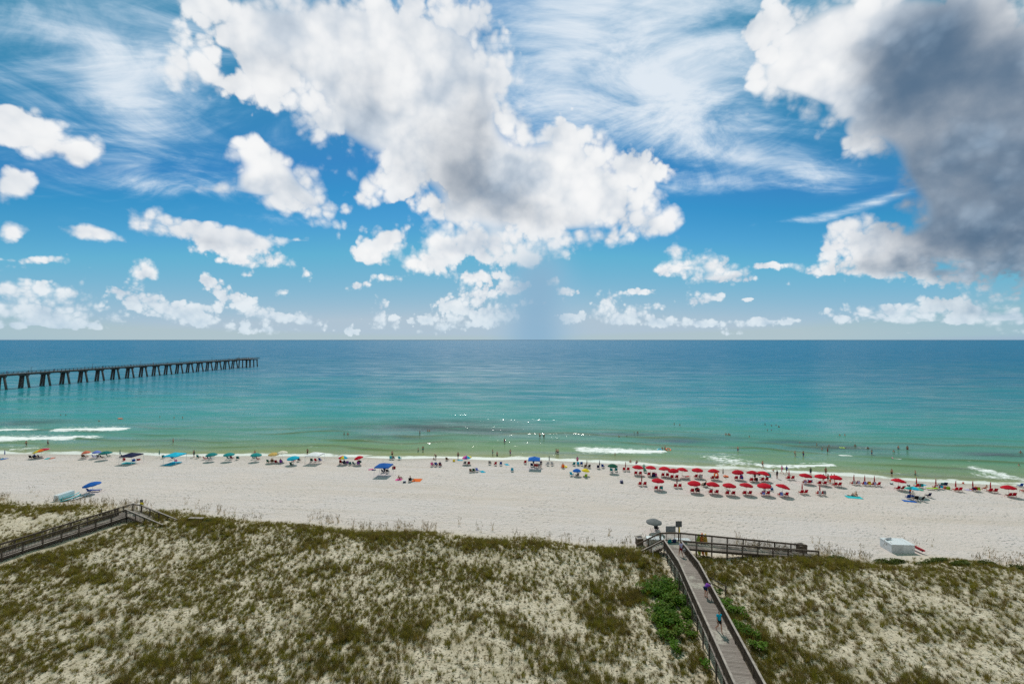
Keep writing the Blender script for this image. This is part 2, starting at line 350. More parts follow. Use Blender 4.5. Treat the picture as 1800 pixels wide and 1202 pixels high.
lum = t.m('ADD', t.m('ADD', lum, relief), t.m('ADD', t.m('MULTIPLY', t.m('SUBTRACT', n1, 0.5), 0.22), t.m('MULTIPLY', puff, 0.20)))
lum = t.m('MINIMUM', t.m('MAXIMUM', lum, 0.45), 1.08)
ccol = t.ramp(t.ss(lum, 0.40, 1.08), [(0.0, (0.36, 0.45, 0.56)), (0.42, (0.58, 0.65, 0.73)), (0.8, (0.82, 0.845, 0.87)), (1.0, (0.93, 0.937, 0.94))])
dk = t.ss(t.m('ADD', adrk, t.m('ADD', t.m('MULTIPLY', t.m('SUBTRACT', 0.5, l0), 1.0), t.m('MULTIPLY', t.m('SUBTRACT', 0.5, n1), 0.5))), 0.05, 1.15)
slate = t.mix(t.ss(t.m('ADD', l1, t.m('MULTIPLY', puff, 0.35)), 0.30, 0.72), (0.098, 0.168, 0.262), (0.245, 0.350, 0.475))
ccol = t.mix(dk, ccol, slate)
hz = t.ss(zz, 0.0, 0.16, 0.50, 0.0)                                        # far clouds seen through more air
ccol = t.mix(hz, ccol, (0.46, 0.66, 0.80))
pz = t.m('ADD', zz, 0.18)
cb = t.n('ShaderNodeCombineXYZ'); t.put(cb.inputs[0], t.m('DIVIDE', sx.outputs[0], pz)); t.put(cb.inputs[1], t.m('DIVIDE', sx.outputs[1], pz))
mp = t.n('ShaderNodeMapping'); t.link(cb.outputs[0], mp.inputs[0]); mp.inputs['Rotation'].default_value = (0, 0, R(24)); mp.inputs['Scale'].default_value = (1.0, 2.5, 1)
cn = t.noise(mp.outputs[0], 1.7, 6, 0.62, 1.8)
cn2 = t.noise(cb.outputs[0], 2.6, 6, 0.64, 1.4)
cz = t.m('ADD', t.m('MULTIPLY', cn, 0.42), t.m('MULTIPLY', cn2, 0.58))
a_i = t.m('MULTIPLY', t.ss(t.m('ADD', acir, t.m('MULTIPLY', t.m('SUBTRACT', cz, 0.5), 2.4)), 0.15, 1.10), t.ss(acir, 0.02, 0.35), clamp=True)
a_i = t.m('MULTIPLY', a_i, 0.95)
icol = (0.80, 0.86, 0.92)
a_r = t.m('MULTIPLY', arain, t.ss(t.noise(q, 3.0, 3, 0.5), 0.3, 0.7, 0.80, 0.95))
inv = t.m('MULTIPLY', t.m('MULTIPLY', t.m('SUBTRACT', 1.0, a_c), t.m('SUBTRACT', 1.0, a_i)), t.m('SUBTRACT', 1.0, a_r))
alpha = t.m('SUBTRACT', 1.0, inv, clamp=True)
colr = t.mix(a_i, (0.30, 0.56, 0.80), icol)
colr = t.mix(t.m('DIVIDE', a_i, t.m('MAXIMUM', t.m('ADD', a_i, a_r), 1e-3), clamp=True), (0.33, 0.53, 0.70), colr)
rcol = (0.255, 0.44, 0.61)
colr = t.mix(t.m('DIVIDE', a_c, t.m('MAXIMUM', alpha, 1e-3), clamp=True), colr, ccol)
colr = t.mix(t.m('MULTIPLY', arain, 0.9), colr, rcol)                          # the shower hangs in front of the clouds
em = t.n('ShaderNodeEmission'); t.link(colr, em.inputs['Color']); em.inputs['Strength'].default_value = 1.0
tp = t.n('ShaderNodeBsdfTransparent'); mx = t.n('ShaderNodeMixShader'); so = t.n('ShaderNodeOutputMaterial')
t.put(mx.inputs[0], alpha); t.link(tp.outputs[0], mx.inputs[1]); t.link(em.outputs[0], mx.inputs[2]); t.link(mx.outputs[0], so.inputs['Surface'])
Msky.cycles.emission_sampling = 'NONE'
sky = put(me, 'sky'); me.materials.append(Msky); tag(sky, kind='structure')

# ------------------------------------------------------------------ sand: one sheet from behind the camera to under the sea
xs = grid_lines(-6000, 6000, -95, 95, 0.42, 1.18); ys = grid_lines(-3000, 400, 26, 78, 0.42, 1.10)
gx, gy, gf = tensor(xs, ys); gz = ground(gx, gy)
me = np_mesh('sand', np.stack([gx, gy, gz], 1), gf)
add_attr(me, 'dune', sst(toe_y(gx) - gy, -1.5, 4.0)); add_attr(me, 'wet', 1 - sst(gz, 0.05, 0.22)); add_attr(me, 'inland', shr_y(gx) - gy)
M = bpy.data.materials.new('sand'); M.use_nodes = True; t = NT(M.node_tree); b = M.node_tree.nodes['Principled BSDF']
tc = t.n('ShaderNodeTexCoord'); P = tc.outputs['Object']
mp = t.n('ShaderNodeMapping'); t.link(P, mp.inputs[0]); mp.inputs['Rotation'].default_value = (0, 0, R(6)); rp = mp.outputs[0]
big = t.noise(P, 0.06, 4, 0.6); mid = t.noise(P, 0.9, 5, 0.65); fine = t.noise(P, 3.4, 4, 0.7)
streak = t.noise(t.v('MULTIPLY', rp, (0.03, 1.6, 1.0)), 1.0, 4, 0.6)
c1 = t.mix(t.ss(big, 0.35, 0.65), (0.535, 0.475, 0.455), (0.545, 0.472, 0.435))
c1 = t.mix(t.ss(streak, 0.45, 0.72, 0.0, 0.5), c1, (0.46, 0.39, 0.335))
band = t.noise(t.v('MULTIPLY', rp, (0.012, 0.22, 1.0)), 1.0, 4, 0.6)
c1 = t.mix(t.ss(band, 0.48, 0.70, 0.0, 0.55), c1, (0.49, 0.412, 0.355))
c1 = t.mix(t.ss(fine, 0.54, 0.72, 0.0, 0.30), c1, (0.40, 0.37, 0.34))
c2 = t.mix(t.ss(mid, 0.35, 0.65), (0.56, 0.485, 0.375), (0.45, 0.38, 0.28))
c2 = t.mix(t.ss(t.noise(P, 5.5, 3, 0.6), 0.55, 0.63, 0.0, 0.92), c2, (0.060, 0.047, 0.028))     # litter and dead stems
c2 = t.mix(t.ss(t.noise(P, 0.33, 4, 0.6), 0.45, 0.70, 0.0, 0.5), c2, (0.24, 0.20, 0.115))
cs = t.mix(t.attr('dune'), c1, c2)
cs = t.mix(t.m('MULTIPLY', t.attr('wet'), 0.55), cs, (0.36, 0.32, 0.265))
t.link(cs, b.inputs['Base Color']); b.inputs['Roughness'].default_value = 0.9; b.inputs['Specular IOR Level'].default_value = 0.15
fv = t.n('ShaderNodeTexVoronoi', feature='F1'); t.link(t.v('ADD', P, t.v('SCALE', t.n('ShaderNodeTexNoise').outputs['Color'], 0.4)), fv.inputs['Vector']); fv.inputs['Scale'].default_value = 1.5
dent = t.m('MULTIPLY', t.ss(fv.outputs['Distance'], 0.05, 0.42), t.ss(t.noise(P, 0.11, 3, 0.6), 0.35, 0.6, 0.04, 0.17))
hgt = t.m('ADD', t.m('ADD', t.m('MULTIPLY_ADD', mid, 0.20, dent), t.m('MULTIPLY', fine, 0.10)), t.m('MULTIPLY', t.noise(t.v('MULTIPLY', rp, (0.10, 3.4, 1.0)), 1.0, 2, 0.5), t.ss(t.noise(P, 0.05, 2, 0.5), 0.45, 0.6, 0.0, 0.10)))
bp = t.n('ShaderNodeBump'); bp.inputs['Strength'].default_value = 0.9; bp.inputs['Distance'].default_value = 1.0; t.link(hgt, bp.inputs['Height']); t.link(bp.outputs[0], b.inputs['Normal'])
me.materials.append(M); tag(put(me, 'sand'), kind='structure')

# ------------------------------------------------------------------ sea
xs = grid_lines(-60000, 60000, -135, 115, 0.85, 1.16); ys = np.concatenate([grid_lines(70, 60000, 82, 220, 0.38, 1.05)])
ex, ey, ef = tensor(xs, ys)
D = shr_y(ex) - 0 * ex; D = ey - D                                # metres off the waterline
wv = np.zeros_like(D)
wob_ = 3.2 * fbm(ex / 38.0, ey / 30.0, 3, 21) * 2 + 1.2 * vn(ex / 11.0, ey / 9.0, 30)
ph = (D + wob_ * 2.2) / 8.5
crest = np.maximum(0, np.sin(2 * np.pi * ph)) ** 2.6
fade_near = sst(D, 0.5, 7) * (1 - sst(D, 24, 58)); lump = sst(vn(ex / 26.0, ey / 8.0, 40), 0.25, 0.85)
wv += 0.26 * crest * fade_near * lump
ph2 = (D * 1.0 + 3 * fbm(ex / 22.0, ey / 16.0, 3, 51)) / 4.6
wv += 0.045 * np.sin(2 * np.pi * ph2) * sst(D, 1, 10) * (1 - sst(D, 60, 115)) * (0.4 + 1.2 * vn(ex / 18., ey / 7., 60))
wv += 0.22 * (fbm(ex / 26.0, ey / 9.0, 3, 71) - 0.5) * sst(D, 4, 30) * (1 - sst(D, 90, 180)) * 2
foam = np.zeros_like(D)
FOAM = [((-20, 757), (58, 756), 1.8, 1.0), ((108, 757), (213, 755), 1.9, 1.0), ((-20, 772), (120, 771), 2.2, 0.95), ((60, 768), (165, 769), 1.6, 0.7), ((1025, 790), (1100, 792), 2.6, 0.74), ((1080, 795), (1165, 794), 1.0, 1.0), ((1400, 820), (1464, 818), 0.9, 1.0), ((1345, 818), (1400, 820), 1.8, .75), ((1255, 805), (1290, 812), 3.5, .62), ((1275, 800), (1270, 820), 3, .5), ((1725, 825), (1770, 835), 2.2, .7), ((1730, 836), (1800, 842), 2.5, .6), ((1690, 820), (1740, 828), 2.0, .45), ((20, 790), (60, 787), 1.2, .6), ((-10, 783), (60, 786), 1.2, .45), ((1480, 801), (1492, 801), .7, .8), ((1520, 826), (1580, 832), 1.0, .45)]
for a_, b_, w_, s_ in [f_[:2] + (f_[2] * 1.5, f_[3]) for f_ in FOAM] + [((a_[0] + 8, a_[1] - 5), (b_[0] - 6, b_[1] - 5), w_ * 1.6, .5) for a_, b_, w_, s_ in FOAM if s_ > .9]:
    A0, B0 = GZ(*a_, 0), GZ(*b_, 0); ux, uy = B0.x - A0.x, B0.y - A0.y; L2 = ux * ux + uy * uy
    tt = np.clip(((ex - A0.x) * ux + (ey - A0.y) * uy) / L2, 0, 1)
    dd = np.hypot(ex - A0.x - tt * ux, ey - A0.y - tt * uy)
    m_ = s_ * np.exp(-(dd / (w_ * (0.45 + 1.1 * vn(ex / 4.5, ey / 9.0, 61)))) ** 2); foam = np.maximum(foam, m_); wv += 0.22 * m_ * (s_ > 0.8)
dark_patch = np.zeros_like(D)  # soft-edged ellipses where the water colour is mixed darker and greyer
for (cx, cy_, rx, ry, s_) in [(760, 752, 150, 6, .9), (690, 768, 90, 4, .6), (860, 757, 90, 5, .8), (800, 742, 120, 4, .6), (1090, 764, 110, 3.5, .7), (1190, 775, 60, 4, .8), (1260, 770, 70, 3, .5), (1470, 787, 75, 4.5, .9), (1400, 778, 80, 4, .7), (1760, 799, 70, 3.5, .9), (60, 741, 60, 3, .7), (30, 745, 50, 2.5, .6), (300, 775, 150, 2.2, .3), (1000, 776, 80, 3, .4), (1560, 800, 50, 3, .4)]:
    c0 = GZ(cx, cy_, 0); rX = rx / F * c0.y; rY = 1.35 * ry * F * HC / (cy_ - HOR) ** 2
    dark_patch = np.maximum(dark_patch, s_ * np.exp(-((ex - c0.x) / rX) ** 2 - ((ey - c0.y + 0.06 * (ex - c0.x)) / rY) ** 2))
depth = 0.0 - ground(ex, ey)
edge = (1 - sst(depth, 0.05, 0.24)) 
me = np_mesh('sea', np.stack([ex, ey, wv], 1), ef)
add_attr(me, 'off', D); add_attr(me, 'foam', foam); add_attr(me, 'dark_patch', dark_patch); add_attr(me, 'edge', edge); add_attr(me, 'crest', crest * fade_near * lump)
M = bpy.data.materials.new('sea_water'); M.use_nodes = True; t = NT(M.node_tree); b = M.node_tree.nodes['Principled BSDF']
tc = t.n('ShaderNodeTexCoord'); P = tc.outputs['Object']
off = t.attr('off')
warp = t.m('MULTIPLY', t.m('SUBTRACT', t.noise(t.v('MULTIPLY', P, (0.010, 0.022, 1.0)), 1.0, 5, 0.6), 0.5), 1.1)
lo = t.m('ADD', t.m('LOGARITHM', t.m('MAXIMUM', off, 1.0), 2000.0), t.m('MULTIPLY', warp, 0.16))
wc = t.ramp(lo, [(0.0, (0.34, 0.34, 0.21)), (0.17, (0.225, 0.25, 0.11)), (0.32, (0.155, 0.25, 0.125)), (0.45, (0.075, 0.24, 0.18)), (0.56, (0.042, 0.25, 0.245)), (0.66, (0.018, 0.195, 0.25)), (0.76, (0.009, 0.15, 0.25)), (0.88, (0.006, 0.14, 0.265)), (1.0, (0.006, 0.145, 0.28))], 'EASE')
wc = t.mix(t.m('MULTIPLY', t.attr('dark_patch'), t.ss(t.noise(t.v('MULTIPLY', P, (0.10, 0.45, 1.0)), 1.0, 4, 0.6), 0.25, 0.5), clamp=True), wc, (0.055, 0.070, 0.080))
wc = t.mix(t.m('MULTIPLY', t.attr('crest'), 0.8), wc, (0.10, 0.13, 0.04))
fn = t.noise(t.v('MULTIPLY', P, (0.7, 1.1, 1.0)), 1.0, 6, 0.7)
fo = t.ss(t.m('ADD', t.attr('foam'), t.m('MULTIPLY', t.m('SUBTRACT', fn, 0.5), 1.7)), 0.42, 0.78)
fo = t.m('MULTIPLY', fo, t.ss(t.attr('foam'), 0.05, 0.3))
fe = t.ss(t.m('ADD', t.attr('edge'), t.m('ADD', t.m('MULTIPLY', t.m('SUBTRACT', fn, 0.5), 1.2), t.m('MULTIPLY', t.m('SUBTRACT', t.noise(t.v('MULTIPLY', P, (0.16, 0.35, 1.0)), 1.0, 3, 0.5), 0.5), 2.2))), 0.45, 0.95)
fo = t.m('MAXIMUM', fo, t.m('MULTIPLY', fe, 0.72))
wc = t.mix(fo, wc, (0.78, 0.79, 0.78))
def wl(sc, det, r): return t.noise(t.v('MULTIPLY', P, sc), 1.0, det, r, 0.3)
mp = t.n('ShaderNodeMapping'); t.link(P, mp.inputs[0]); mp.inputs['Rotation'].default_value = (0, 0, R(5)); P = mp.outputs[0]
h = t.m('ADD', t.m('ADD', t.m('ADD', t.m('MULTIPLY', wl((0.016, 0.060, 1), 2, 0.5), 1.3), t.m('MULTIPLY', wl((0.042, 0.125, 1), 2, 0.45), t.ss(off, 8.0, 60.0, 0.4, 1.05))), t.m('MULTIPLY', wl((0.11, 0.36, 1), 2, 0.5), 0.26)), t.m('MULTIPLY', wl((0.75, 1.9, 1), 2, 0.6), t.ss(off, 40.0, 130.0, 0.12, 0.012)))
bp = t.n('ShaderNodeBump'); bp.inputs['Strength'].default_value = 0.85; bp.inputs['Distance'].default_value = 1.0; t.link(h, bp.inputs['Height']); 
# body of the water (lit from within its upper metres) under a wind-roughened mirror: waves hide part of the grazing reflection
M.node_tree.nodes.remove(b); db = t.n('ShaderNodeBsdfDiffuse'); gl = t.n('ShaderNodeBsdfGlossy'); gl.distribution = 'GGX'
t.link(wc, db.inputs['Color']); t.link(bp.outputs[0], gl.inputs['Normal'])
t.link(t.m('ADD', t.ss(off, 30.0, 300.0, 0.12, 0.24), t.m('MULTIPLY', fo, 0.5)), gl.inputs['Roughness'])
fr = t.n('ShaderNodeFresnel'); fr.inputs['IOR'].default_value = 1.33; t.link(bp.outputs[0], fr.inputs['Normal'])
slick = t.m('MULTIPLY', t.ss(wl((0.012, 0.07, 1), 3, 0.55), 0.33, 0.67, 0.70, 1.35), t.ss(wl((0.05, 0.22, 1), 3, 0.6), 0.35, 0.65, 0.60, 1.45))   # slicks and ruffled streaks
fk = t.m('MULTIPLY', t.m('DIVIDE', fr.outputs[0], t.m('MULTIPLY_ADD', fr.outputs[0], t.ss(off, 60.0, 600.0, 1.5, 4.2), 1.0)), t.m('MULTIPLY', slick, t.m('SUBTRACT', 1.0, t.m('MULTIPLY', fo, 0.9))))
mx = t.n('ShaderNodeMixShader'); t.link(fk, mx.inputs[0]); t.link(db.outputs[0], mx.inputs[1]); t.link(gl.outputs[0], mx.inputs[2]); t.link(mx.outputs[0], M.node_tree.nodes['Material Output'].inputs['Surface'])
me.materials.append(M); tag(put(me, 'sea'), kind='structure')
# ------------------------------------------------------------------ shared materials
WOOD = mat('weathered_wood', (0.085, 0.062, 0.045), 0.85, 0.35, 3.0); CAPW = mat('weathered_rail_cap', (0.30, 0.255, 0.225), 0.85, 0.22, 2.5)
DECKW = mat('deck_boards', (0.30, 0.25, 0.225), 0.85, 0.18, 1.4); 
def sandy_deck():
    M_ = bpy.data.materials.new('sandy_deck_boards'); M_.use_nodes = True; t_ = NT(M_.node_tree); b_ = M_.node_tree.nodes['Principled BSDF']
    ge = t_.n('ShaderNodeNewGeometry'); oi = t_.n('ShaderNodeObjectInfo'); P_ = ge.outputs['Position']
    c_ = t_.mix(oi.outputs['Random'], (0.225, 0.185, 0.165), (0.315, 0.265, 0.24))
    c_ = t_.mix(t_.ss(t_.noise(P_, 9.0, 4, 0.7), 0.35, 0.7, 0.0, 0.5), c_, (0.17, 0.14, 0.12))
    c_ = t_.mix(t_.m('MULTIPLY', t_.ss(t_.noise(P_, 0.42, 3, 0.6), 0.50, 0.66), t_.ss(t_.noise(P_, 5.0, 5, 0.7), 0.40, 0.58, 0.15, 0.9)), c_, (0.48, 0.44, 0.38))
    t_.link(c_, b_.inputs['Base Color']); b_.inputs['Roughness'].default_value = 0.9; b_.inputs['Specular IOR Level'].default_value = 0.2
    return M_
DECKW = sandy_deck(); PINE = mat('pale_wood', (0.42, 0.30, 0.18), 0.7, 0.2); CONC = mat('pier_concrete', (0.085, 0.08, 0.075), 0.85, 0.3, 1.5)
WHITE = mat('white_paint', (0.66, 0.68, 0.70), 0.5, 0.06); METAL = mat('dull_metal', (0.42, 0.43, 0.44), 0.4, 0.1, metal=0.8); DKGREY = mat('dark_grey_board', (0.10, 0.10, 0.10), 0.8)
PAL = dict(red=(0.50, 0.006, 0.022), teal=(0.01, 0.24, 0.25), dteal=(0.008, 0.15, 0.15), green=(0.006, 0.085, 0.05), blue=(0.012, 0.12, 0.46), royal=(0.01, 0.07, 0.33), navy=(0.012, 0.02, 0.075), cyan=(0.01, 0.42, 0.60),
  aqua=(0.03, 0.45, 0.50), coral=(0.75, 0.20, 0.12), peri=(0.16, 0.22, 0.60), tan=(0.66, 0.43, 0.13), cream=(0.72, 0.66, 0.55), white=(0.75, 0.75, 0.76), yellow=(0.80, 0.60, 0.03), orange=(0.85, 0.17, 0.02), purple=(0.20, 0.05, 0.35), pink=(0.75, 0.12, 0.35),
  lime=(0.35, 0.55, 0.03), grey=(0.20, 0.205, 0.21), black=(0.016, 0.016, 0.018), lgrey=(0.50, 0.51, 0.53), brown=(0.16, 0.09, 0.05), seafoam=(0.10, 0.45, 0.32), dred=(0.28, 0.006, 0.015), lilac=(0.42, 0.38, 0.55))
def fab(c): return mat('fabric_' + c, PAL[c], 0.85, 0.10, 4.0, 0.15, 0.22)
def solid(c): return mat('paint_' + c, PAL[c], 0.45, 0.06, 3.0, 0.4)
SKIN = [mat('skin_%d' % i, c, 0.55, 0.08, 9, 0.3) for i, c in enumerate([(0.46, 0.24, 0.16), (0.38, 0.19, 0.12), (0.28, 0.13, 0.08), (0.52, 0.29, 0.20)])]
HAIR = [mat('hair_%d' % i, c, 0.6, 0.25, 20) for i, c in enumerate([(0.03, 0.02, 0.014), (0.08, 0.045, 0.022), (0.25, 0.15, 0.06)])]
WET = random.Random(21)

# ------------------------------------------------------------------ fishing pier on the left
def V(*a): return Vector(a)
pa, pb = V(-289, 215, 0), V(-271, 462, 0); pdir = (pb - pa).normalized(); pside = V(pdir.y, -pdir.x, 0); PL = (pb - pa).length
pier = empty('fishing_pier', pa, 0, 'long dark fishing pier on raked piles reaching out over the sea', 'pier')
def pl(s, o, z): return pdir * s + pside * o + V(0, 0, z)
m = MB(); m.bar(pl(0, 0, 8.35), pl(PL, 0, 8.35), 5.4, 0.3); m.build('deck', CONC, pier)
for o_ in (-1.9, 0.0, 1.9):
    m = MB(); m.bar(pl(0, o_, 7.85), pl(PL, o_, 7.85), 0.5, 0.7); m.build('girder', CONC, pier)
m = MB(); m.bar(pl(PL - 4, 0, 8.36), pl(PL + 14, 0, 8.36), 13, 0.33); m.build('head_platform', CONC, pier)
pile_me = {}
def pile(s, ot, ob):
    m = MB(); m.tube([pl(s, ob, -3), pl(s, ot, 7.2)], 0.56, 8); m.build('pile', CONC, pier, True)
s_ = 6.0
while s_ < PL - 6:
    m = MB(); m.bar(pl(s_, -2.9, 7.2), pl(s_, 2.9, 7.2), 1.1, 0.8); m.build('pile_cap', CONC, pier)
    for ot, ob in ((-1.9, -3.6), (-0.4, -1.6), (1.9, 3.9)): pile(s_, ot, ob)
    s_ += 11.3
for s_ in (PL - 1, PL + 11):
    m = MB(); m.bar(pl(s_, -6.2, 7.3), pl(s_, 6.2, 7.3), 1.0, 0.7); m.build('pile_cap', CONC, pier)
    for ot in (-5.4, -1.8, 1.8, 5.4): pile(s_, ot, ot * 1.12)
for o_ in (-2.6, 2.6):
    m = MB()
    for z in (8.85, 9.15): m.bar(pl(0, o_, z), pl(PL - 4, o_, z), 0.05, 0.07)
    m.bar(pl(0, o_, 9.6), pl(PL - 4, o_, 9.6), 0.16, 0.08); m.build('railing', WOOD, pier)
    m = MB(); s_ = 0
    while s_ < PL - 3: m.bar(pl(s_, o_, 8.4), pl(s_, o_, 9.56), 0.12, 0.12); s_ += 2.4
    tag(m.build('railing_posts', WOOD, pier), kind='stuff')
for a_, b_ in ((pl(PL - 4, -6.4, 0), pl(PL + 14, -6.4, 0)), (pl(PL + 14, -6.4, 0), pl(PL + 14, 6.4, 0)), (pl(PL + 14, 6.4, 0), pl(PL - 4, 6.4, 0)), (pl(PL - 4, 6.4, 0), pl(PL - 4, 2.7, 0)), (pl(PL - 4, -2.7, 0), pl(PL - 4, -6.4, 0))):
    m = MB(); n_ = max(2, int((b_ - a_).length / 2.2))
    for z in (8.9, 9.2): m.bar(a_ + V(0, 0, z), b_ + V(0, 0, z), 0.05, 0.07)
    m.bar(a_ + V(0, 0, 9.6), b_ + V(0, 0, 9.6), 0.16, 0.08)
    for k in range(n_ + 1): p_ = a_.lerp(b_, k / n_); m.bar(p_ + V(0, 0, 8.5), p_ + V(0, 0, 9.56), 0.12, 0.12)
    m.build('railing', WOOD, pier)
for s_ in np.arange(20, PL, 37.0):
    m = MB(); m.tube([pl(s_, -2.6, 8.4), pl(s_, -2.6, 11.6)], 0.08, 6); m.bar(pl(s_, -2.6, 11.6), pl(s_, -1.6, 11.7), 0.3, 0.1); m.build('lamp_post', WOOD, pier)

# ------------------------------------------------------------------ boardwalks
plank_me = {}
def plank_mesh(w, tw=0.135, th=0.035):
    k = (round(w, 2),)
    if k not in plank_me:
        m = MB(); b_ = 0.006; x, y, z = w / 2, tw / 2, th / 2
        m.add([(-x, -y, -z), (x, -y, -z), (x, y, -z), (-x, y, -z), (-x, -y, z - b_), (x, -y, z - b_), (x, y, z - b_), (-x, y, z - b_), (-x + b_, -y + b_, z), (x - b_, -y + b_, z), (x - b_, y - b_, z), (-x + b_, y - b_, z)],
              [(3, 2, 1, 0), (0, 1, 5, 4), (1, 2, 6, 5), (2, 3, 7, 6), (3, 0, 4, 7), (4, 5, 9, 8), (5, 6, 10, 9), (6, 7, 11, 10), (7, 4, 8, 11), (8, 9, 10, 11)])
        plank_me[k] = m.mesh('plank')
    return plank_me[k]
def deck_run(th, a, b, w, step=0.15, single=True):
    """planks laid across a run from a to b (deck level), with two stringers below"""
    a, b = Vector(a), Vector(b); d = b - a; L = d.length; d.normalize(); rz = math.atan2(d.y, d.x) - math.pi / 2; pitch = math.asin(d.z)
    n_ = int(L / step); me_ = plank_mesh(w)
    for k in range(n_):
        p_ = a + d * (k + 0.5) * (L / n_) - V(0, 0, 0.018) + V(0, 0, WET.uniform(-.004, .004))
        put(me_, 'plank', th, DECKW, p_, (pitch, 0, rz + WET.uniform(-.004, .004)))
    sd = V(d.y, -d.x, 0).normalized()
    for o_ in (-w * 0.42, 0, w * 0.42):
        m = MB(); m.bar(a + sd * o_ - V(0, 0, 0.17), b + sd * o_ - V(0, 0, 0.17), 0.05, 0.24); m.build('stringer', WOOD, th)
def rail_run(th, pts, h=1.07, bal=0.13, post=1.9, capw=0.16, capm=None, drop=True):
    pts = [Vector(p) for p in pts]; bm_ = MB()
    for a, b in zip(pts[:-1], pts[1:]):
        L = (b - a).length; n_ = max(1, round(L / post))
        for k in range(n_ + 1):
            if k == 0 and a is not pts[0]: continue
            p_ = a.lerp(b, k / n_); gz_ = g1(p_.x, p_.y)
            m = MB(); m.box((p_.x, p_.y, (p_.z + h - 0.03 + min(gz_ - 0.2, p_.z - 0.3)) / 2), (0.11, 0.11, p_.z + h - 0.03 - min(gz_ - 0.2, p_.z - 0.3)), math.atan2(b.y - a.y, b.x - a.x)); m.build('post', WOOD, th)
        m = MB(); m.bar(a + V(0, 0, h), b + V(0, 0, h), capw, 0.045); m.build('rail_cap', capm or CAPW, th)
        m = MB(); m.bar(a + V(0, 0, h - 0.11), b + V(0, 0, h - 0.11), 0.045, 0.11); m.build('top_rail', WOOD, th)
        m = MB(); m.bar(a + V(0, 0, 0.12), b + V(0, 0, 0.12), 0.045, 0.09); m.build('bottom_rail', WOOD, th)
        nb_ = int(L / bal)
        for k in range(1, nb_):
            p_ = a.lerp(b, k / nb_); bm_.bar(p_ + V(0, 0, 0.10), p_ + V(0, 0, h - 0.06), 0.036, 0.036)
    tag(bm_.build('balusters', WOOD, th), kind='stuff')
def stairs(th, a, b, w, sd):
    a, b = Vector(a), Vector(b); n_ = max(3, int(abs(a.z - b.z) / 0.19))
    for k in range(n_):
        p_ = a.lerp(b, (k + 0.5) / n_); dd = (b - a); rz = math.atan2(dd.y, dd.x)
        m = MB(); m.box(p_, (dd.length / n_ * 1.12, w, 0.05), rz); m.build('stair_tread', DECKW, th)
    for o_ in (-w * 0.48, w * 0.48):
        m = MB(); m.bar(a + sd * o_ - V(0, 0, .12), b + sd * o_ - V(0, 0, .12), 0.06, 0.28); m.build('stringer', WOOD, th)
# right boardwalk, running out through the dunes to a landing with stairs and a long ramp
bw = empty('boardwalk', (0, 0, 0), 0, 'wooden dune boardwalk with rails on the right, three people walking on it', 'boardwalk')
K0, K1, K2, K3 = V(14.05, 20, 4.2), V(15.8, 30, 4.2), V(18.2, 46.8, 4.1), V(19.2, 54.4, 3.0)
def deck_z(y): return float(np.interp(y, [20, 30, 46.8, 54.4, 57], [4.2, 4.2, 4.1, 3.0, 3.0]))
W2 = 0.98
nrm = (K2 - K0).normalized(); S_ = V(nrm.y, -nrm.x, 0)
deck_run(bw, V(14.9, 25, 4.2), K2, 2 * W2 + 0.1); deck_run(bw, K2, K3, 2 * W2 + 0.1)
LB = V(18.55, 56.5, 3.0)
deck_run(bw, K3 + V(0.35, 0.02, 0), V(19.85, 56.5, 3.0), 2.7)
SL = [V(15.0, 25, 4.2) - S_ * W2, K2 - S_ * W2, K3 - S_ * W2]; SR = [V(15.0, 25, 4.2) + S_ * W2, K2 + S_ * W2, K3 + S_ * W2]
rail_run(bw, SL); rail_run(bw, SR)
RE_b, RE_f = V(36.2, 55.9, 1.75), V(36.6, 54.3, 1.75)
rail_run(bw, [K3 + S_ * W2, RE_f], capm=WOOD, bal=0.14)
rail_run(bw, [V(18.45, 56.5, 3.0), V(20.9, 56.5, 3.0), RE_b], capm=WOOD, bal=0.14)
deck_run(bw, V(21.0, 55.45, 3.0), V(36.4, 55.1, 1.75), 1.7, 0.15)
stairs(bw, V(18.35, 55.5, 3.0), V(15.6, 56.7, 1.0), 1.9, V(0.35, 0.93, 0))
rail_run(bw, [K3 - S_ * W2 + V(-.02, 0.02, 0), V(15.5, 55.6, 1.0)], bal=0.14); rail_run(bw, [V(18.40, 56.52, 3.0), V(15.85, 57.8, 1.0)], capm=WOOD, bal=0.14)
# small stair rail off the right side
m = MB(); m.bar(V(20.1, 46.2, 3.9), V(21.6, 46.0, 3.1), 0.09, 0.09); m.bar(V(20.1, 46.2, 3.4), V(21.6, 46.0, 2.6), 0.09, 0.09); m.build('side_stair_rail', WOOD, bw)
for x_, y_ in ((21.6, 46.0),): m = MB(); m.bar(V(x_, y_, 1.4), V(x_, y_, 3.15), 0.1, 0.1); m.build('post', WOOD, bw)
# left boardwalk
bl = empty('boardwalk', (0, 0, 0), 0, 'dark railed boardwalk crossing the dune at the left edge to the beach', 'boardwalk')
zl = 2.75
f0, f1 = GZ(0, 964, zl + 1.07), GZ(222, 895, zl + 1.07); b0, b1 = GZ(0, 955, zl + 1.07), GZ(204, 894, zl + 1.07)
for p_ in (f0, f1, b0, b1): p_.z = zl
dl = (f1 - f0).normalized(); f00, b00 = f0 - dl * 9, b0 - dl * 9; sl = V(dl.y, -dl.x, 0)
b1 = f1 - sl * 1.75; b00 = f00 - sl * 1.75
f2, b2 = f1 + dl * 1.9, b1 + dl * 1.9
deck_run(bl, (f00 + b00) / 2, (f2 + b2) / 2, 1.75)
rail_run(bl, [f00, f1], capm=WOOD); rail_run(bl, [b00, b1], capm=WOOD)
er, ef_ = f2 + sl * 7.6 + V(0, 0, -1.15), f1 + sl * 7.6 + V(0, 0, -1.15)
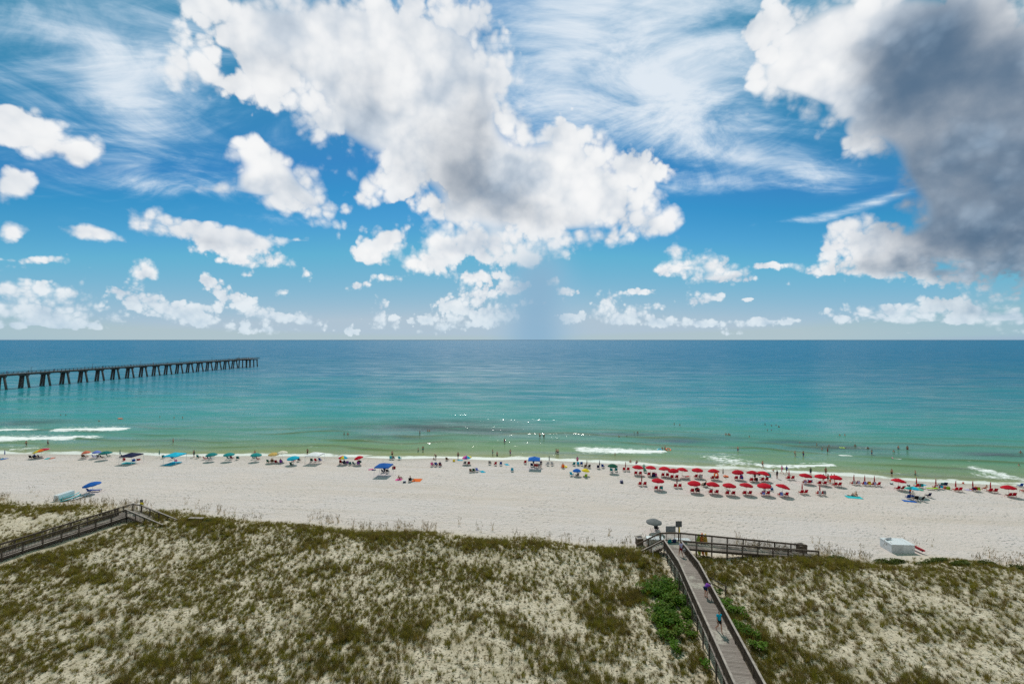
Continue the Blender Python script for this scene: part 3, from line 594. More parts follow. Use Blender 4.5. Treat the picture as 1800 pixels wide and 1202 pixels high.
rail_run(bl, [b2, f2, er], bal=0.3); rail_run(bl, [f1, ef_], bal=0.3)
deck_run(bl, (f1 + f2) / 2 + sl * 0.05, (er + ef_) / 2, 1.8)
es = b2 - sl * 4.2 + V(0, 0, -1.3); es2 = b1 - sl * 4.2 + V(0, 0, -1.3)
rail_run(bl, [b2 - sl * 0.03, es], bal=0.3); rail_run(bl, [b1 - sl * 0.03, es2], bal=0.3, capm=WOOD); stairs(bl, (b1 + b2) / 2, (es + es2) / 2, 1.8, dl)

# ------------------------------------------------------------------ plants of the dune
def curve_blade(m, base, h, lean, w, az_, droop=0.5):
    d_ = V(math.cos(az_), math.sin(az_), 0); s__ = V(-d_.y, d_.x, 0); P_ = []
    for t_ in (0, 0.45, 0.8, 1.0): P_.append((Vector(base) + d_ * lean * (t_ ** 1.6) + V(0, 0, h * (t_ - droop * 0.35 * t_ ** 3)), w * (1 - t_ * 0.85)))
    vs = []; 
    for p_, w_ in P_: vs += [p_ - s__ * w_ / 2, p_ + s__ * w_ / 2]
    m.add(vs, [(0, 1, 3, 2), (2, 3, 5, 4), (4, 5, 7, 6)])
def foliage_mat(name, cols, tr=0.3, rough=0.6):
    M_ = bpy.data.materials.new(name); M_.use_nodes = True; t_ = NT(M_.node_tree); b_ = M_.node_tree.nodes['Principled BSDF']
    oi = t_.n('ShaderNodeObjectInfo'); tcx = t_.n('ShaderNodeTexCoord')
    nz = t_.noise(tcx.outputs['Object'], 7.0, 2, 0.5)
    f_ = t_.m('FRACT', t_.m('ADD', oi.outputs['Random'], t_.m('MULTIPLY', t_.m('SUBTRACT', nz, 0.5), 0.5)))
    c_ = t_.ramp(f_, [(i / (len(cols) - 1), c) for i, c in enumerate(cols)])
    t_.link(c_, b_.inputs['Base Color']); b_.inputs['Roughness'].default_value = rough; b_.inputs['Specular IOR Level'].default_value = 0.2
    trn = t_.n('ShaderNodeBsdfTranslucent'); t_.link(c_, trn.inputs[0]); mx_ = t_.n('ShaderNodeMixShader'); mx_.inputs[0].default_value = tr
    t_.link(b_.outputs[0], mx_.inputs[1]); t_.link(trn.outputs[0], mx_.inputs[2]); t_.link(mx_.outputs[0], M_.node_tree.nodes['Material Output'].inputs[0])
    return M_
GRASS = foliage_mat('dune_grass', [(0.175, 0.165, 0.014), (0.235, 0.20, 0.022), (0.125, 0.105, 0.016), (0.25, 0.185, 0.040), (0.115, 0.075, 0.03), (0.20, 0.19, 0.016)], 0.5)
LEAF = foliage_mat('vine_leaves', [(0.075, 0.18, 0.010), (0.12, 0.22, 0.014), (0.055, 0.13, 0.010), (0.16, 0.20, 0.02)], 0.45)
SHRUB = foliage_mat('shrub_leaves', [(0.075, 0.105, 0.016), (0.10, 0.125, 0.02), (0.055, 0.075, 0.014), (0.12, 0.13, 0.03)])
OAT = foliage_mat('sea_oat_stalks', [(0.36, 0.28, 0.14), (0.42, 0.32, 0.18), (0.26, 0.21, 0.09)], 0.5)
proto = bpy.data.collections.new('plant_pieces')          # not linked to the scene: only the pieces placed from it appear
def piece(mb, name, m_):
    o = bpy.data.objects.new(name, mb.mesh(name)); o.data.materials.append(m_); proto_cur.objects.link(o); return o
def make_coll(name): return bpy.data.collections.new(name)
rr = random.Random(9)
proto_cur = make_coll('grass_pieces')
for k in range(5):
    m = MB(); nbl = (70, 55, 85, 40, 60)[k]; sp = (0.20, 0.14, 0.28, 0.10, 0.22)[k]; hh = (0.55, 0.62, 0.48, 0.42, 0.7)[k]
    for _ in range(nbl):
        a_ = rr.uniform(0, 6.283); r_ = sp * rr.random() ** 0.6
        curve_blade(m, (math.cos(a_) * r_, math.sin(a_) * r_, -0.04), hh * rr.uniform(0.5, 1.1), rr.uniform(0.08, 0.42), rr.uniform(0.014, 0.026), a_ + rr.uniform(-1.0, 1.0), rr.uniform(0.2, 1.0))
    piece(m, 'grass_tuft_%d' % k, GRASS)
GRASSC = proto_cur
proto_cur = make_coll('leaf_pieces')
for k in range(4):
    m = MB()
    for _ in range(46):
        a_ = rr.uniform(0, 6.283); r_ = 0.34 * math.sqrt(rr.random()); z_ = rr.uniform(0.02, 0.42) * (1 - r_); c_ = V(math.cos(a_) * r_, math.sin(a_) * r_, z_)
        Mx = Euler((rr.uniform(-.7, .7), rr.uniform(-.7, .7), rr.uniform(0, 6.28))).to_matrix(); w_ = rr.uniform(.045, .085); l_ = w_ * rr.uniform(1.1, 1.6)
        m.add([c_ + Mx @ V(0, -l_, 0), c_ + Mx @ V(w_, -.1 * l_, .012), c_ + Mx @ V(0, l_, 0), c_ + Mx @ V(-w_, -.1 * l_, .012)], [(0, 1, 2, 3)])
    piece(m, 'leaf_clump_%d' % k, LEAF)
LEAFC = proto_cur
proto_cur = make_coll('oat_pieces')
for k in range(3):
    m = MB()
    for _ in range(5 + k * 2):
        a_ = rr.uniform(0, 6.283); r_ = 0.25 * rr.random(); x_, y_ = math.cos(a_) * r_, math.sin(a_) * r_; h_ = rr.uniform(0.8, 1.35); le = rr.uniform(0.08, 0.3)
        curve_blade(m, (x_, y_, -.03), h_, le, 0.022, a_, 0.1)
        top = V(x_ + math.cos(a_) * le, y_ + math.sin(a_) * le, h_ * 0.965 - .03)
        for j in range(5):
            p_ = top + V(math.cos(a_) * .02 * j, math.sin(a_) * .02 * j, -0.05 * j + .06); m.ell(p_, (0.018, 0.018, 0.05), 5, 4)
    for _ in range(14): curve_blade(m, (rr.uniform(-.2, .2), rr.uniform(-.2, .2), -.03), rr.uniform(.3, .6), rr.uniform(.1, .4), .02, rr.uniform(0, 6.28), .6)
    piece(m, 'oat_clump_%d' % k, OAT)
OATC = proto_cur
def scatter(name, pts, rots, scales, coll, label_kind='stuff'):
    me_ = bpy.data.meshes.new(name); me_.vertices.add(len(pts)); me_.vertices.foreach_set('co', np.asarray(pts, np.float32).ravel())
    a_ = me_.attributes.new('rot', 'FLOAT_VECTOR', 'POINT'); a_.data.foreach_set('vector', np.asarray(rots, np.float32).ravel())
    a_ = me_.attributes.new('scl', 'FLOAT_VECTOR', 'POINT'); a_.data.foreach_set('vector', np.asarray(scales, np.float32).ravel())
    o = bpy.data.objects.new(name, me_); COL.objects.link(o)
    ng = bpy.data.node_groups.new(name, 'GeometryNodeTree')
    ng.interface.new_socket('Geometry', in_out='INPUT', socket_type='NodeSocketGeometry'); ng.interface.new_socket('Geometry', in_out='OUTPUT', socket_type='NodeSocketGeometry')
    N = ng.nodes; gi = N.new('NodeGroupInput'); go = N.new('NodeGroupOutput'); ip = N.new('GeometryNodeInstanceOnPoints'); ci = N.new('GeometryNodeCollectionInfo')
    ci.inputs['Collection'].default_value = coll; ci.inputs['Separate Children'].default_value = True; ci.inputs['Reset Children'].default_value = True
    ra = N.new('GeometryNodeInputNamedAttribute'); ra.data_type = 'FLOAT_VECTOR'; ra.inputs['Name'].default_value = 'rot'
    sa = N.new('GeometryNodeInputNamedAttribute'); sa.data_type = 'FLOAT_VECTOR'; sa.inputs['Name'].default_value = 'scl'
    rv = N.new('FunctionNodeRandomValue'); rv.data_type = 'INT'; rv.inputs['Min'].default_value = 0 if 'Min' in rv.inputs else 0
    for s_i in rv.inputs:
        if s_i.type == 'INT' and s_i.name == 'Max': s_i.default_value = len(coll.objects) - 1
        if s_i.type == 'INT' and s_i.name == 'Min': s_i.default_value = 0
    ip.inputs['Pick Instance'].default_value = True; L = ng.links
    L.new(gi.outputs[0], ip.inputs['Points']); L.new(ci.outputs[0], ip.inputs['Instance'])
    L.new([x_ for x_ in rv.outputs if x_.type == 'INT'][0], ip.inputs['Instance Index'])
    L.new(ra.outputs['Attribute'], ip.inputs['Rotation']); L.new(sa.outputs['Attribute'], ip.inputs['Scale']); L.new(ip.outputs[0], go.inputs[0])
    md = o.modifiers.new('scatter', 'NODES'); md.node_group = ng
    return tag(o, kind=label_kind)
def seg_d(x, y, a, b):
    ux, uy = b[0] - a[0], b[1] - a[1]; t_ = np.clip(((x - a[0]) * ux + (y - a[1]) * uy) / (ux * ux + uy * uy), 0, 1); return np.hypot(x - a[0] - t_ * ux, y - a[1] - t_ * uy)
n_c = 240000
cx_ = RNG.uniform(-100, 100, n_c); cy_a = RNG.uniform(27, 86, n_c)
dd = toe_y(cx_) - cy_a
dens = 0.50 + 0.50 * sst(fbm(cx_ / 3.6, cy_a / 2.6, 4, 31), 0.44, 0.58)
dens = np.maximum(dens, 0.55 * np.exp(-((dd - 4.2) / 2.6) ** 2) * sst(vn(cx_ / 6.0, cy_a / 5.0, 77), 0.25, 0.5))
dR = np.minimum(seg_d(cx_, cy_a, (15.2, 28), (18.2, 46.8)), seg_d(cx_, cy_a, (18.2, 46.8), (19.2, 54.4)))
dens = np.maximum(dens, 0.9 * np.exp(-(dR / 5.0) ** 2)); dens = np.maximum(dens, 0.9 * np.exp(-(seg_d(cx_, cy_a, (21, 53.5), (36, 52.8)) / 1.3) ** 2))
dL = seg_d(cx_, cy_a, (f00.x, f00.y), (f2.x, f2.y)); dens = np.maximum(dens, 0.85 * np.exp(-((dL - 3) / 3.0) ** 2))
dens *= sst(dd - 4.5 * (fbm(cx_ / 3.5, cy_a / 2.5, 3, 91) - 0.36), -0.6, 5.5)
bare = sst(fbm(cx_ / 9.0, cy_a / 6.0, 3, 41), 0.52, 0.62) * (1 - np.exp(-(dR / 6.0) ** 2)) * sst(dd, 7, 12); dens *= 1 - 0.6 * bare
left_sand = np.exp(-(((cx_ + 68) / 6.5) ** 2 + ((cy_a - 66) / 5.0) ** 2)); dens *= 1 - 0.9 * left_sand
inview = np.abs(cx_) < cy_a * 1.125 + 3.0
trn_ = (seg_d(cx_, cy_a, (15.2, 25), (18.2, 46.8)) < 1.2) | (seg_d(cx_, cy_a, (18.2, 46.8), (19.2, 57)) < 1.2)
keep = (RNG.random(n_c) < dens) & inview & ~trn_ & (dL > 1.7)
cx_, cy_a, dd, dR = cx_[keep], cy_a[keep], dd[keep], dR[keep]; n_ = len(cx_)
sc_ = (0.22 + 0.80 * RNG.random(n_) ** 1.7) * (0.8 + 0.4 * sst(fbm(cx_ / 5.5, cy_a / 3.6, 4, 31), 0.45, 0.65)); sc_ *= np.where(dR < 5, 1.15, 1.0) * np.where(dd < 5.0, .72, 1.0)
pts_ = np.stack([cx_, cy_a, ground(cx_, cy_a)], 1)
rot_ = np.stack([RNG.normal(0, .1, n_), RNG.normal(0, .1, n_), RNG.uniform(0, 6.283, n_)], 1)
scatter('dune_grass', pts_, rot_, np.stack([sc_, sc_, sc_ * RNG.uniform(.8, 1.6, n_)], 1), GRASSC)
# green vine cover beside the right boardwalk
n_c = 4000; x_ = RNG.uniform(11, 24, n_c); y_ = RNG.uniform(33, 51, n_c)
k1 = np.exp(-(((x_ - 15.4 - (y_ - 42) * .06) / 2.1) ** 2 + ((y_ - 42.5) / 4.6) ** 2)); k2 = np.exp(-(((x_ - 20.6) / 1.3) ** 2 + ((y_ - 42) / 4.5) ** 2))
k_ = np.maximum(k1 * 1.1, k2 * 0.32) * (0.15 + 1.2 * sst(fbm(x_ / 1.6, y_ / 1.6, 3, 88), .38, .6))
kp = (RNG.random(n_c) < k_ * .8) & (k_ > 0.12) & (seg_d(x_, y_, (15.2, 28), (18.2, 46.8)) > 0.9)
x_, y_ = x_[kp], y_[kp]; n_ = len(x_); s1_ = RNG.uniform(.8, 1.5, n_)
scatter('vine_ground_cover', np.stack([x_, y_, ground(x_, y_) + RNG.uniform(0, .35, n_)], 1), np.stack([np.zeros(n_), np.zeros(n_), RNG.uniform(0, 6.28, n_)], 1), np.stack([s1_] * 3, 1), LEAFC)
# sea oats along the seaward edge of the dune
n_c = 2600; x_ = RNG.uniform(-92, 70, n_c); y_ = toe_y(x_) - RNG.normal(1.2, 1.7, n_c)
kp = (RNG.random(n_c) < sst(vn(x_ / 5, y_ / 4, 99), .3, .75) * 0.45) & (np.abs(x_) < y_ * 1.125 + 2) & (seg_d(x_, y_, (18, 56), (37, 55)) > 1.6)
x_, y_ = x_[kp], y_[kp]; n_ = len(x_); s1_ = RNG.uniform(.6, 1.1, n_)
scatter('sea_oats', np.stack([x_, y_, ground(x_, y_)], 1), np.stack([RNG.normal(0, .08, n_), RNG.normal(0, .08, n_), RNG.uniform(0, 6.28, n_)], 1), np.stack([s1_] * 3, 1), OATC)
# rounded green shrubs on the seaward brow, right of the ramp
def shrub(px_, py_, rx, ry, h, label):
    c_ = G(px_, py_); m = MB(); q_ = random.Random(int(px_)); nl = int(900 * rx * ry / 2 + 500)
    lob = [(q_.uniform(-.75, .75), q_.uniform(-.6, .6), q_.uniform(.35, .6)) for _ in range(9)] + [(0, 0, .8)]
    for _ in range(nl):
        lx, ly, lr = q_.choice(lob); th = q_.uniform(0, 6.283); ph_ = math.asin(q_.random() ** 0.8); rr_ = lr * q_.uniform(.8, 1.05)
        p_ = V((lx + rr_ * math.cos(ph_) * math.cos(th)) * rx * .72, (ly + rr_ * math.cos(ph_) * math.sin(th)) * ry * .72, rr_ * math.sin(ph_) * h * 1.2)
        p_.z += g1(c_.x + p_.x, c_.y + p_.y) - c_.z
        Mx = Euler((q_.uniform(-1, 1), q_.uniform(-1, 1), q_.uniform(0, 6.28))).to_matrix(); w_ = q_.uniform(.035, .06); l_ = q_.uniform(.08, .15)
        m.add([p_ + Mx @ V(0, -l_, 0), p_ + Mx @ V(w_, 0, .01), p_ + Mx @ V(0, l_, 0), p_ + Mx @ V(-w_, 0, .01)], [(0, 1, 2, 3)])
    th_ = empty('shrub', c_, 0, label, 'shrub', 'low shrubs on the seaward brow'); m.build('foliage', SHRUB, th_)
    m = MB()
    for k in range(5): m.tube([(0, 0, -.1), (math.cos(k * 1.25) * rx * .3, math.sin(k * 1.25) * ry * .3, h * .5)], [.03, .012], 5)
    m.build('stem', WOOD, th_)
for a_ in [(1375, 975, 1.7, .9, .6, 'low green shrub in front of the lower end of the right ramp'), (1472, 985, 2.0, 1.0, .6, 'rounded green shrub between the ramp end and the white container'), (1560, 990, 2.6, 1.0, .7, 'green shrub just in front of the white beach container'),
           (1640, 990, 2.4, .9, .6, 'long low green shrub right of the white container'), (1690, 994, 1.6, .8, .5, 'small green shrub second from the right on the dune brow'), (1735, 998, 1.6, .8, .5, 'rounded green shrub third from the right edge on the brow'), (1795, 1000, 1.6, .9, .6, 'green shrub cut by the right edge of the view'), (368, 918, 1.0, .6, .45, 'small green shrub at the end of the low wooden bench')]: shrub(*a_)

# ------------------------------------------------------------------ beach furniture makers
def canopy_mesh(n_g=8, hc=0.42, valance=0.10):
    m = MB(); rings = 6; per = 4; n_ = n_g * per; vs = []
    for i in range(1, rings + 1):
        t_ = i / rings
        for k in range(n_):
            fz = abs(math.sin(math.pi * (k % per) / per)); r_ = t_ * (1 - 0.035 * fz * t_); z_ = hc * (1 - t_ ** 1.75) - 0.035 * fz * t_
            a_ = 2 * math.pi * k / n_; vs.append(V(r_ * math.cos(a_), r_ * math.sin(a_), z_))
    for k in range(n_):
        a_ = 2 * math.pi * k / n_; fz = abs(math.sin(math.pi * (k % per) / per)); v_ = vs[(rings - 1) * n_ + k]; vs.append(V(v_.x * 1.005, v_.y * 1.005, v_.z - valance * (0.8 + .3 * fz)))
    vs.append(V(0, 0, hc)); top = len(vs) - 1; fs = []; mi = []
    for k in range(n_): fs.append((top, k, (k + 1) % n_)); mi.append((k // per) % n_g)
    for i in range(rings):
        for k in range(n_): fs.append((i * n_ + k, (i + 1) * n_ + k, (i + 1) * n_ + (k + 1) % n_, i * n_ + (k + 1) % n_)); mi.append((k // per) % n_g)
    m.v = [tuple(v_) for v_ in vs]; m.f = fs; m.mi = mi; return m
CAN_ME = canopy_mesh().mesh('canopy', True)
m = MB(); m.tube([(0, 0, -.25), (0, 0, 1.0)], 0.02, 8); POLE_ME = m.mesh('pole', True)
m = MB(); m.ell((0, 0, 0), (.03, .03, .05), 8, 6); FIN_ME = m.mesh('finial', True)
m = MB()
for k in range(8):
    a_ = math.pi * k / 4; m.bar((0, 0, .38), (.97 * math.cos(a_), .97 * math.sin(a_), -.02), .012, .012); m.bar((0, 0, .02), (.5 * math.cos(a_), .5 * math.sin(a_), .25), .01, .01)
RIB_ME = m.mesh('ribs')
m = MB(); n_ = 16; vs = []; fs = []
for i, (z_, r_) in enumerate([(0, .05), (.05, .115), (.35, .10), (.8, .07), (1.08, .03), (1.12, .012)]):
    for k in range(n_): a_ = 2 * math.pi * k / n_; q_ = r_ * (1 if k % 2 else .7); vs.append((q_ * math.cos(a_), q_ * math.sin(a_), z_))
for i in range(5):
    for k in range(n_): fs.append((i * n_ + k, i * n_ + (k + 1) % n_, (i + 1) * n_ + (k + 1) % n_, (i + 1) * n_ + k))
fs += [tuple(range(n_ - 1, -1, -1)), tuple(5 * n_ + k for k in range(n_))]; m.add(vs, fs); FOLD_ME = m.mesh('folded_canopy')
MULTI = {}
def umbrella(cx, cy, colour, label, Rr=1.1, h=1.98, tilt=(0, 0), group=None, pole=None, cat='beach umbrella'):
    """open umbrella whose canopy is seen at photo pixel cx,cy"""
    p_ = G(cx, cy, h - 0.2); u = empty('beach_umbrella', p_, WET.uniform(0, .7), label, cat, group)
    Mt = Euler((tilt[0], tilt[1], 0)).to_matrix(); zc = h - 0.44; jn = 0.62 * zc
    top = V(0, 0, jn) + Mt @ V(0, 0, zc - jn)
    put(POLE_ME, 'pole', u, pole or WHITE, (0, 0, 0), (0, 0, 0), (1, 1, jn))
    put(POLE_ME, 'upper_pole', u, pole or WHITE, (0, 0, jn), tilt + (0,), (.8, .8, zc - jn + .3))
    if isinstance(colour, (tuple, list)):
        key = tuple(colour)
        if key not in MULTI: MULTI[key] = canopy_mesh().mesh('canopy', True, [fab(c) for c in colour])
        c_ = put(MULTI[key], 'canopy', u, None, top, tilt + (0,), (Rr, Rr, 1))
    else: c_ = put(CAN_ME, 'canopy', u, fab(colour), top, tilt + (0,), (Rr, Rr, 1))
    put(RIB_ME, 'ribs', u, pole or WHITE, top - V(0, 0, .012), tilt + (0,), (Rr, Rr, 1)); put(FIN_ME, 'finial', u, pole or WHITE, top + Mt @ V(0, 0, .45), tilt + (0,))
    return u, p_
def folded(px_, py_, colour, label, h=1.85, group=None):
    """closed umbrella standing with its foot at photo pixel px,py"""
    p_ = G(px_, py_); u = empty('closed_umbrella', p_, WET.uniform(0, 3), label, 'beach umbrella', group)
    put(POLE_ME, 'pole', u, PINE, (0, 0, 0), (WET.uniform(-.03, .03), WET.uniform(-.03, .03), 0), (1, 1, h)); put(FOLD_ME, 'folded_canopy', u, fab(colour), (0, 0, h - 1.12)); put(FIN_ME, 'finial', u, PINE, (0, 0, h + .02))
    return u, p_
def slab(w, d, th, sag=0.0):
    m = MB(); nx_ = 4; vs = []; fs = []
    for i in range(nx_ + 1):
        for j in range(nx_ + 1):
            x_, y_ = (i / nx_ - .5) * w, (j / nx_ - .5) * d; vs.append((x_, y_, -sag * (1 - (2 * x_ / w) ** 2) * (1 - (2 * y_ / d) ** 2)))
    N1 = len(vs); vs += [(a, b, c - th) for a, b, c in vs]; q_ = nx_ + 1
    for i in range(nx_):
        for j in range(nx_):
            f_ = (i * q_ + j, (i + 1) * q_ + j, (i + 1) * q_ + j + 1, i * q_ + j + 1); fs.append(f_); fs.append(tuple(N1 + k for k in f_[::-1]))
    for i in range(nx_):
        fs.append((i * q_, N1 + i * q_, N1 + (i + 1) * q_, (i + 1) * q_)); fs.append((i * q_ + nx_, (i + 1) * q_ + nx_, N1 + (i + 1) * q_ + nx_, N1 + i * q_ + nx_)); fs.append((i, i + 1, N1 + i + 1, N1 + i)); fs.append((nx_ * q_ + i, N1 + nx_ * q_ + i, N1 + nx_ * q_ + i + 1, nx_ * q_ + i + 1))
    m.add(vs, fs); return m.mesh('slab', True)
SEAT_ME, BACK_ME = slab(.54, .52, .03, .05), slab(.54, .66, .03, .04)
m = MB(); m.box((0, 0, 0), (.04, .04, 1)); LEG_ME = m.mesh('leg')
m = MB(); m.box((0, 0, 0), (.05, .55, .03)); ARM_ME = m.mesh('armrest')
LONG_ME = slab(.58, 1.15, .035, .03)
def chair(p, rz, colour, label, group=None, frame=None, low=0.0, s=1.0):
    """sling beach chair; rz = 0 looks out to sea (+y)"""
    fr = frame or PINE; c_ = empty('beach_chair', p, rz, label, 'chair', group); c_.scale = (s, s, s); sh = .30 - low
    put(SEAT_ME, 'seat', c_, fab(colour), (0, .05, sh), (R(8), 0, 0)); put(BACK_ME, 'backrest', c_, fab(colour), (0, -.34, sh + .30), (R(-66), 0, 0))
    for x_ in (-.28, .28):
        put(LEG_ME, 'leg', c_, fr, (x_, .28, sh / 2 + .08), (R(12), 0, 0), (1, 1, sh + .2)); put(LEG_ME, 'leg', c_, fr, (x_, -.30, sh / 2 + .06), (R(-24), 0, 0), (1, 1, sh + .18)); put(ARM_ME, 'armrest', c_, fr, (x_, -.02, sh + .20))
    return c_
def lounger(p, rz, colour, label, group=None, up=45, frame=None):
    """long beach lounger with raised back"""
    fr = frame or PINE; c_ = empty('beach_lounger', p, rz, label, 'lounger', group)
    put(LONG_ME, 'seat', c_, fab(colour), (0, .45, .33)); put(BACK_ME, 'backrest', c_, fab(colour), (0, -.15 - .30 * math.cos(R(up)), .34 + .30 * math.sin(R(up))), (R(-up), 0, 0))
    for x_ in (-.28, .28):
        for y_ in (-.1, .95): put(LEG_ME, 'leg', c_, fr, (x_, y_, .15), (0, 0, 0), (1, 1, .36))
        m_ = put(ARM_ME, 'side_rail', c_, fr, (x_ * 1.04, .43, .30), (0, 0, 0), (1, 2.2, 1.6))
    return c_
def towel(p, rz, w, d, colour, label, group=None):
    q_ = random.Random(int(p[0] * 31 + p[1] * 7)); m = MB(); nx_, ny_ = 8, 10; vs = []; fs = []
    for j in range(ny_ + 1):
        for i in range(nx_ + 1): vs.append(((i / nx_ - .5) * w + q_.uniform(-.02, .02), (j / ny_ - .5) * d + q_.uniform(-.02, .02), .03 + q_.uniform(0, .03)))
    N1 = len(vs); vs += [(a, b, c - .02) for a, b, c in vs]; q1 = nx_ + 1
    for j in range(ny_):
        for i in range(nx_): f_ = (j * q1 + i, j * q1 + i + 1, (j + 1) * q1 + i + 1, (j + 1) * q1 + i); fs.append(f_); fs.append(tuple(N1 + k for k in f_[::-1]))
    m.add(vs, fs); o = m.build('beach_towel', fab(colour), None, True, p, (0, 0, rz)); return tag(o, label, 'towel', group)
def hung_towel(p, rz, colour, label):
    m = MB(); vs = []; fs = []; prof = [(-.60, .34), (-.56, .62), (-.47, .88), (-.42, .90), (-.36, .84), (-.24, .55)]
    for i, (y_, z_) in enumerate(prof):
        for k in range(5): vs.append(((k / 4 - .5) * .46, y_ - .015 * math.sin(k * 2.1 + i), z_))
    for i in range(5):
        for k in range(4): fs.append((i * 5 + k, i * 5 + k + 1, (i + 1) * 5 + k + 1, (i + 1) * 5 + k))
    m.add(vs, fs); o = m.build('hung_towel', fab(colour), None, True, p, (0, 0, rz)); return tag(o, label, 'towel')
def cooler(p, rz, colour, label, s=1.0):
    c_ = empty('cooler', p, rz, label, 'cooler'); c_.scale = (s, s, s)
    m = MB(); m.add([(-.24, -.15, 0), (.24, -.15, 0), (.24, .15, 0), (-.24, .15, 0), (-.28, -.18, .32), (.28, -.18, .32), (.28, .18, .32), (-.28, .18, .32)], [(3, 2, 1, 0), (0, 1, 5, 4), (1, 2, 6, 5), (2, 3, 7, 6), (3, 0, 4, 7), (4, 5, 6, 7)]); m.build('body', solid(colour), c_)
    m = MB(); m.box((0, 0, .355), (.59, .39, .065)); m.build('lid', WHITE if colour != 'white' else solid('lgrey'), c_)
    m = MB(); m.tube([(-.30, 0, .25), (-.30, 0, .46), (.30, 0, .46), (.30, 0, .25)], .012, 6); m.build('handle', solid('grey'), c_)
def bag(p, rz, colour, label, s=1.0):
    b_ = empty('beach_bag', p, rz, label, 'bag'); b_.scale = (s, s, s)
    m = MB(); vs = []; fs = []; n1 = 14
    for i, (z_, a, b) in enumerate([(0, .20, .10), (.03, .25, .13), (.18, .27, .15), (.32, .25, .10), (.38, .23, .05)]):
        for k in range(n1): t_ = 2 * math.pi * k / n1; vs.append((a * math.cos(t_), b * math.sin(t_), z_ + .02 * math.sin(3 * t_ + i)))
    for i in range(4):
        for k in range(n1): fs.append((i * n1 + k, i * n1 + (k + 1) % n1, (i + 1) * n1 + (k + 1) % n1, (i + 1) * n1 + k))
    fs += [tuple(range(n1 - 1, -1, -1)), tuple(4 * n1 + k for k in range(n1))]; m.add(vs, fs); m.build('body', fab(colour), b_, True)
    for y_ in (-.05, .05): m = MB(); m.tube([(-.12, y_, .36), (-.08, y_, .52), (.08, y_, .52), (.12, y_, .36)], .012, 6); m.build('handle', fab(colour), b_)
def ring(p, colour, label, r=.42, rot=(0, 0, 0)):
    m = MB(); vs = []; fs = []; a1, b1_ = 20, 10
    for i in range(a1):
        for k in range(b1_): t_, s__ = 2 * math.pi * i / a1, 2 * math.pi * k / b1_; q_ = r + .15 * math.cos(s__); vs.append((q_ * math.cos(t_), q_ * math.sin(t_), .12 * math.sin(s__)))
    for i in range(a1):
        for k in range(b1_): fs.append((i * b1_ + k, ((i + 1) % a1) * b1_ + k, ((i + 1) % a1) * b1_ + (k + 1) % b1_, i * b1_ + (k + 1) % b1_))
    m.add(vs, fs); o = m.build('swim_ring', solid(colour), None, True, p, rot); return tag(o, label, 'swim ring')
def board_mesh(L, w, th, rocker=.12):
    m = MB(); n1 = 18; vs = []; fs = []
    for i in range(n1 + 1):
        t_ = i / n1 * 2 - 1; hw = w / 2 * max(.02, (1 - abs(t_) ** 2.6)) ** .6; z_ = rocker * abs(t_) ** 3
        for x_, q_ in ((-1, 0), (-.8, th / 2), (0, th * .62), (.8, th / 2), (1, 0), (.8, -th / 2), (-.8, -th / 2)): vs.append((x_ * hw, t_ * L / 2, z_ + q_))
    for i in range(n1):
        for k in range(7): fs.append((i * 7 + k, i * 7 + (k + 1) % 7, (i + 1) * 7 + (k + 1) % 7, (i + 1) * 7 + k))
    fs += [tuple(range(6, -1, -1)), tuple(n1 * 7 + k for k in range(7))]; m.add(vs, fs); return m
def paddleboard(p, rot, colour, stripe, label, L=3.2, w=.78):
    b_ = empty('paddle_board', p, 0, label, 'paddle board'); b_.rotation_euler = rot
    board_mesh(L, w, .12).build('hull', solid(colour), b_, True); m = board_mesh(L * .86, w * .22, .06, .08); o = m.build('stripe', solid(stripe), b_, True); o.location = (0, 0, .05)
    m = MB(); m.add([(-.01, -.10, 0), (.01, -.10, 0), (.01, .10, 0), (-.01, .10, 0), (-.006, -.14, -.2), (.006, -.14, -.2), (.006, -.06, -.2), (-.006, -.06, -.2)], [(0, 1, 2, 3), (0, 4, 5, 1), (1, 5, 6, 2), (2, 6, 7, 3), (3, 7, 4, 0), (7, 6, 5, 4)]); o = m.build('fin', solid('black'), b_); o.location = (0, -L * .4, -.02)
